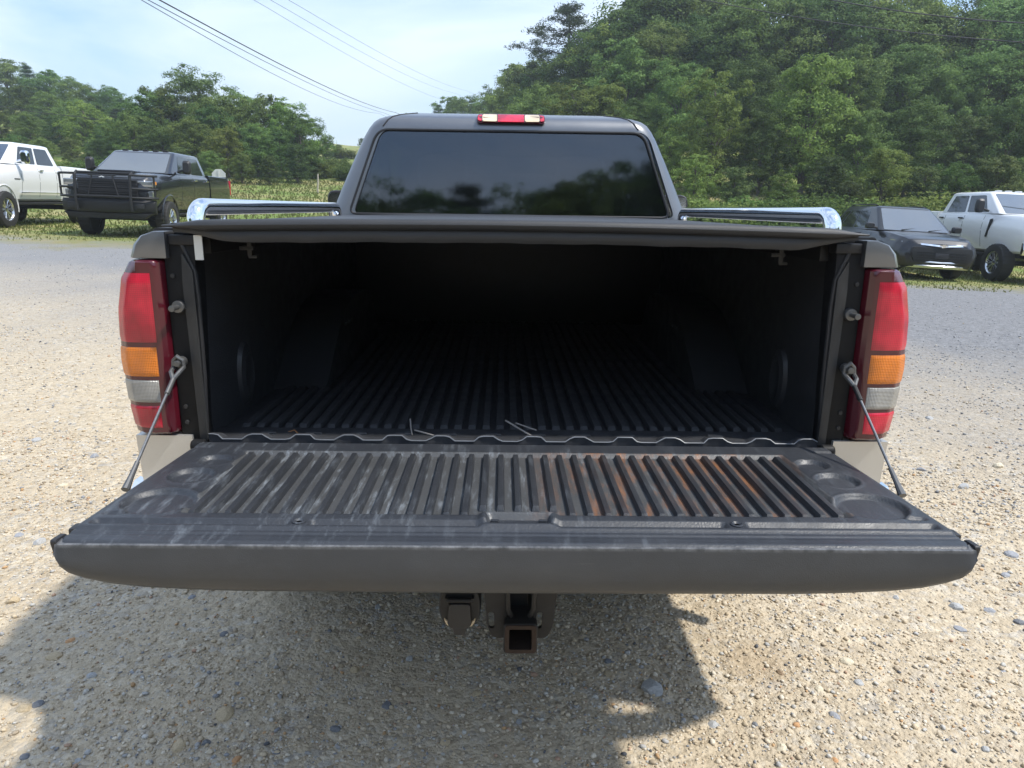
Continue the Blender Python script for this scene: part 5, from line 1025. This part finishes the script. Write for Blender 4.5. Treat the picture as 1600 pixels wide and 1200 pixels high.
def col_attr(me, cols):
    a = me.attributes.new('stone_colour', 'FLOAT_COLOR', 'POINT'); a.data.foreach_set('color', np.concatenate([cols, np.ones((len(cols), 1))], 1).ravel().astype(np.float32))
def rots(r, n):
    q = r.normal(0, 1, (n, 4)); q /= np.linalg.norm(q, axis=1)[:, None]; w_, x, y, z = q.T
    return np.stack([np.stack([1 - 2 * (y * y + z * z), 2 * (x * y - z * w_), 2 * (x * z + y * w_)], 1), np.stack([2 * (x * y + z * w_), 1 - 2 * (x * x + z * z), 2 * (y * z - x * w_)], 1), np.stack([2 * (x * z - y * w_), 2 * (y * z + x * w_), 1 - 2 * (x * x + y * y)], 1)], 1)
def gravel():
    r = np.random.default_rng(3); Vs = []; Fs = []; Cs = []; base = [stone_base(s, 1) for s in range(6)]; off = 0
    def scatter(n, y0, y1, smin, smax, pw):
        nonlocal off
        # patchy: keep more where a slow wave field is high
        y = y0 + (y1 - y0) * r.uniform(0, 1, n) ** pw; x = r.uniform(-1, 1, n) * ((y + 1.7) * .80 + .35)
        fld = np.sin(x * 2.1 + 1.3 * np.sin(y * 1.7)) * np.sin(y * 2.6 + .9 * np.sin(x * 2.9)) + .6 * np.sin(x * 5.3 + y * 4.1); k = r.uniform(0, 1, n) < np.clip(.62 + .33 * fld, .12, 1); x, y = x[k], y[k]; n = len(x)
        s = smin * (smax / smin) ** (r.uniform(0, 1, n) ** 2.2); ch = r.integers(0, 6, n); Rm = rots(r, n); sq = r.uniform(.5, .85, n)
        col = PAL[r.choice(len(PAL), n, p=PW)] * r.uniform(.85, 1.12, (n, 1)); gz = ground_z(x, y); gm = (r.uniform(0, 1, n) < np.clip((y + .42 * x + 2.5 + r.normal(0, .8, n) - 4.6) / 5.9, 0, .95))[:, None]; col = np.where(gm, (np.array([.30, .30, .30]) * r.uniform(.7, 1.5, (n, 1))), col)
        for b_ in range(6):
            i = np.where(ch == b_)[0]; V0, F0 = base[b_]; st_ = V0[None] * np.array([1.0, .8, .62]); P = np.einsum('nij,nvj->nvi', Rm[i], np.broadcast_to(st_, (len(i), *V0.shape))) * s[i][:, None, None]
            P[:, :, 2] *= sq[i][:, None]; P += np.stack([x[i], y[i], gz[i] + s[i] * .14], 1)[:, None, :]
            Vs.append(P.reshape(-1, 3)); Fs.append((F0[None] + (np.arange(len(i)) * len(V0))[:, None, None]).reshape(-1, 3) + off); Cs.append(np.repeat(col[i], len(V0), 0)); off += len(i) * len(V0)
    scatter(34000, -.35, 1.6, .006, .016, 1.0); scatter(17000, -.35, 2.6, .010, .027, 1.0); scatter(26000, 1.4, 6.0, .010, .030, 1.3); scatter(8000, 5.0, 13.0, .015, .032, 1.2)
    V = np.concatenate(Vs); F = np.concatenate(Fs); me = bpy.data.meshes.new('loose_gravel'); n = len(F)
    me.vertices.add(len(V)); me.vertices.foreach_set('co', V.ravel().astype(np.float32)); me.loops.add(n * 3); me.loops.foreach_set('vertex_index', F.ravel().astype(np.int32)); me.polygons.add(n); me.polygons.foreach_set('loop_start', (np.arange(n) * 3).astype(np.int32)); me.polygons.foreach_set('loop_total', np.full(n, 3, np.int32)); me.update(calc_edges=True)
    col_attr(me, np.concatenate(Cs)); me.materials.append(SM); tag(link('loose_gravel', me), 'cream and grey gravel scattered over the lot', 'gravel', kind='stuff')
gravel()
# larger stones one can pick out
def stone(px, py, wpx, colour, label):
    p = at_ground(px, py); d = (p - CAM_POS).length; s = wpx / FPX * d * .82; r = np.random.default_rng(int(px * 7 + py)); V, F = stone_base(int(px + py), 2)
    V = V * np.array([1.0, r.uniform(.7, .95), r.uniform(.5, .7)]) * s; a = r.uniform(0, 6.28); Rz = np.array([[math.cos(a), -math.sin(a), 0], [math.sin(a), math.cos(a), 0], [0, 0, 1]]); V = V @ Rz.T
    me = bpy.data.meshes.new('stone'); me.from_pydata(V.tolist(), [], F.tolist()); col_attr(me, np.tile(colour, (len(V), 1))); me.polygons.foreach_set('use_smooth', [True] * len(me.polygons)); me.set_sharp_from_angle(angle=R(14)); me.materials.append(SM)
    o = link('stone', me); o.location = (p.x, p.y, p.z + s * .05); tag(o, label, 'stone', 'larger stones lying in the gravel'); return o
GREY, BLUE, DARK, TAN, CREAM, ORNG, BRN = (.42, .42, .41), (.33, .335, .35), (.19, .195, .205), (.50, .40, .26), (.66, .58, .43), (.52, .30, .15), (.27, .19, .12)
LBL = {GREY: 'grey', BLUE: 'blue grey', DARK: 'dark slate', TAN: 'tan', CREAM: 'cream', ORNG: 'orange brown', BRN: 'brown'}
stone(1018, 1078, 46, GREY, 'big rough grey rock lying in the shadow under the hitch')
stone(1218, 1053, 16, BRN, 'small brown rock lying in the sunlit bare dirt patch'); stone(1323, 1037, 24, CREAM, 'cream rock lying right of the bare dirt patch')
stone(1280, 1078, 19, CREAM, 'pale yellow rock lying below the bare dirt patch'); stone(352, 1120, 40, TAN, 'largest tan flat rock lying in the shade of the tailgate')
for px, py, wp_, c in [(1303, 1121, 24, BLUE), (1113, 1136, 26, GREY), (1342, 1068, 17, GREY), (1566, 1051, 18, BLUE), (1545, 957, 20, BLUE), (1494, 950, 22, GREY), (1500, 985, 20, BLUE), (1592, 973, 16, DARK), (952, 1055, 24, TAN), (950, 1034, 17, DARK), (1245, 1134, 14, ORNG), (1220, 1170, 26, CREAM), (1305, 1190, 16, ORNG), (1370, 1180, 16, CREAM), (1180, 1050, 14, BLUE), (1350, 1000, 15, GREY), (1180, 1133, 13, DARK), (1450, 1102, 14, CREAM), (1540, 1172, 14, GREY), (1400, 935, 14, GREY),
        (60, 1102, 20, DARK), (42, 1110, 30, TAN), (85, 1028, 26, TAN), (110, 1003, 18, ORNG), (145, 1058, 20, GREY), (205, 1055, 18, BLUE), (350, 992, 16, DARK), (322, 1162, 18, DARK), (280, 1168, 28, TAN), (268, 1150, 18, BRN), (372, 1070, 14, DARK), (432, 1178, 18, DARK), (525, 1140, 20, DARK), (370, 1188, 18, ORNG), (40, 1185, 18, DARK), (120, 1195, 22, GREY), (555, 1048, 20, TAN), (515, 988, 15, DARK), (590, 950, 20, GREY), (605, 1105, 24, DARK), (696, 1160, 20, TAN), (300, 935, 16, BLUE), (20, 940, 20, TAN), (250, 915, 15, BLUE), (58, 690, 18, GREY), (148, 714, 16, BLUE), (30, 838, 18, BLUE), (1505, 762, 22, GREY), (1440, 735, 18, BLUE), (1580, 868, 22, BLUE), (1570, 900, 18, BLUE), (1452, 655, 16, GREY), (62, 848, 20, GREY), (100, 760, 18, CREAM), (1560, 730, 20, CREAM), (810, 1130, 18, GREY), (880, 1060, 16, BLUE), (745, 1085, 20, TAN), (640, 1030, 16, GREY)]:
    lit = ' lying in the sunlit gravel' if (px > 1120 or py < 880) else ' lying in the shaded gravel behind the truck'
    stone(px, py, wp_, c, LBL[c] + ' stone' + lit)
# debris on the bed edge
def debris(pts, r, m, label):
    c = Vector((0, 0, 0)); P = [at_y(px, py, y) for px, py, y in pts]; c = P[0].copy()
    o = mk('dry_stem' if m != M['straw'] else 'straw', *tubevf([p - c for p in P], r, 6), m); o.location = c; tag(o, label, 'twig', 'dry stems on the bed edge')
debris([(648, 672, .055), (680, 681, .03), (715, 694, .0)], .0022, M['twig'], 'pale dry stem lying across the scalloped bed edge'); debris([(641, 655, .11), (642, 668, .07), (644, 680, .04)], .002, M['twig'], 'short dark stem lying beside the ribs of the bed floor')
debris([(790, 657, .10), (815, 672, .06), (852, 694, .005)], .0026, M['twig'], 'longest pale stem lying from the floor ribs to the bed edge'); debris([(806, 661, .105), (828, 669, .075), (838, 672, .065)], .002, M['twig'], 'small pale stem lying beside the longest stem')
debris([(425, 683, .045), (440, 678, .05), (460, 672, .055), (484, 694, .0)], .0014, M['straw'], 'thin orange straw bent over the bed edge')

# ------------------------------------------------------------------ added haze volume, standing in for lens veil over the far trees
hz = box('haze', (-440, 440), (-530, 545), (-12, 62), None, None, 0); tag(hz, 'pale haze added to the air to lift the far trees', 'haze', kind='stuff')
hm = bpy.data.materials.new('veil_haze'); hm.use_nodes = True; t = hm.node_tree; t.nodes.clear(); pv = N(t, 'ShaderNodeVolumePrincipled', i={'Density': HAZE, 'Anisotropy': .3}); pv.inputs['Color'].default_value = (.86, .93, 1, 1)
ho = N(t, 'ShaderNodeOutputMaterial'); t.links.new(pv.outputs[0], ho.inputs['Volume']); hz.data.materials.clear(); hz.data.materials.append(hm)
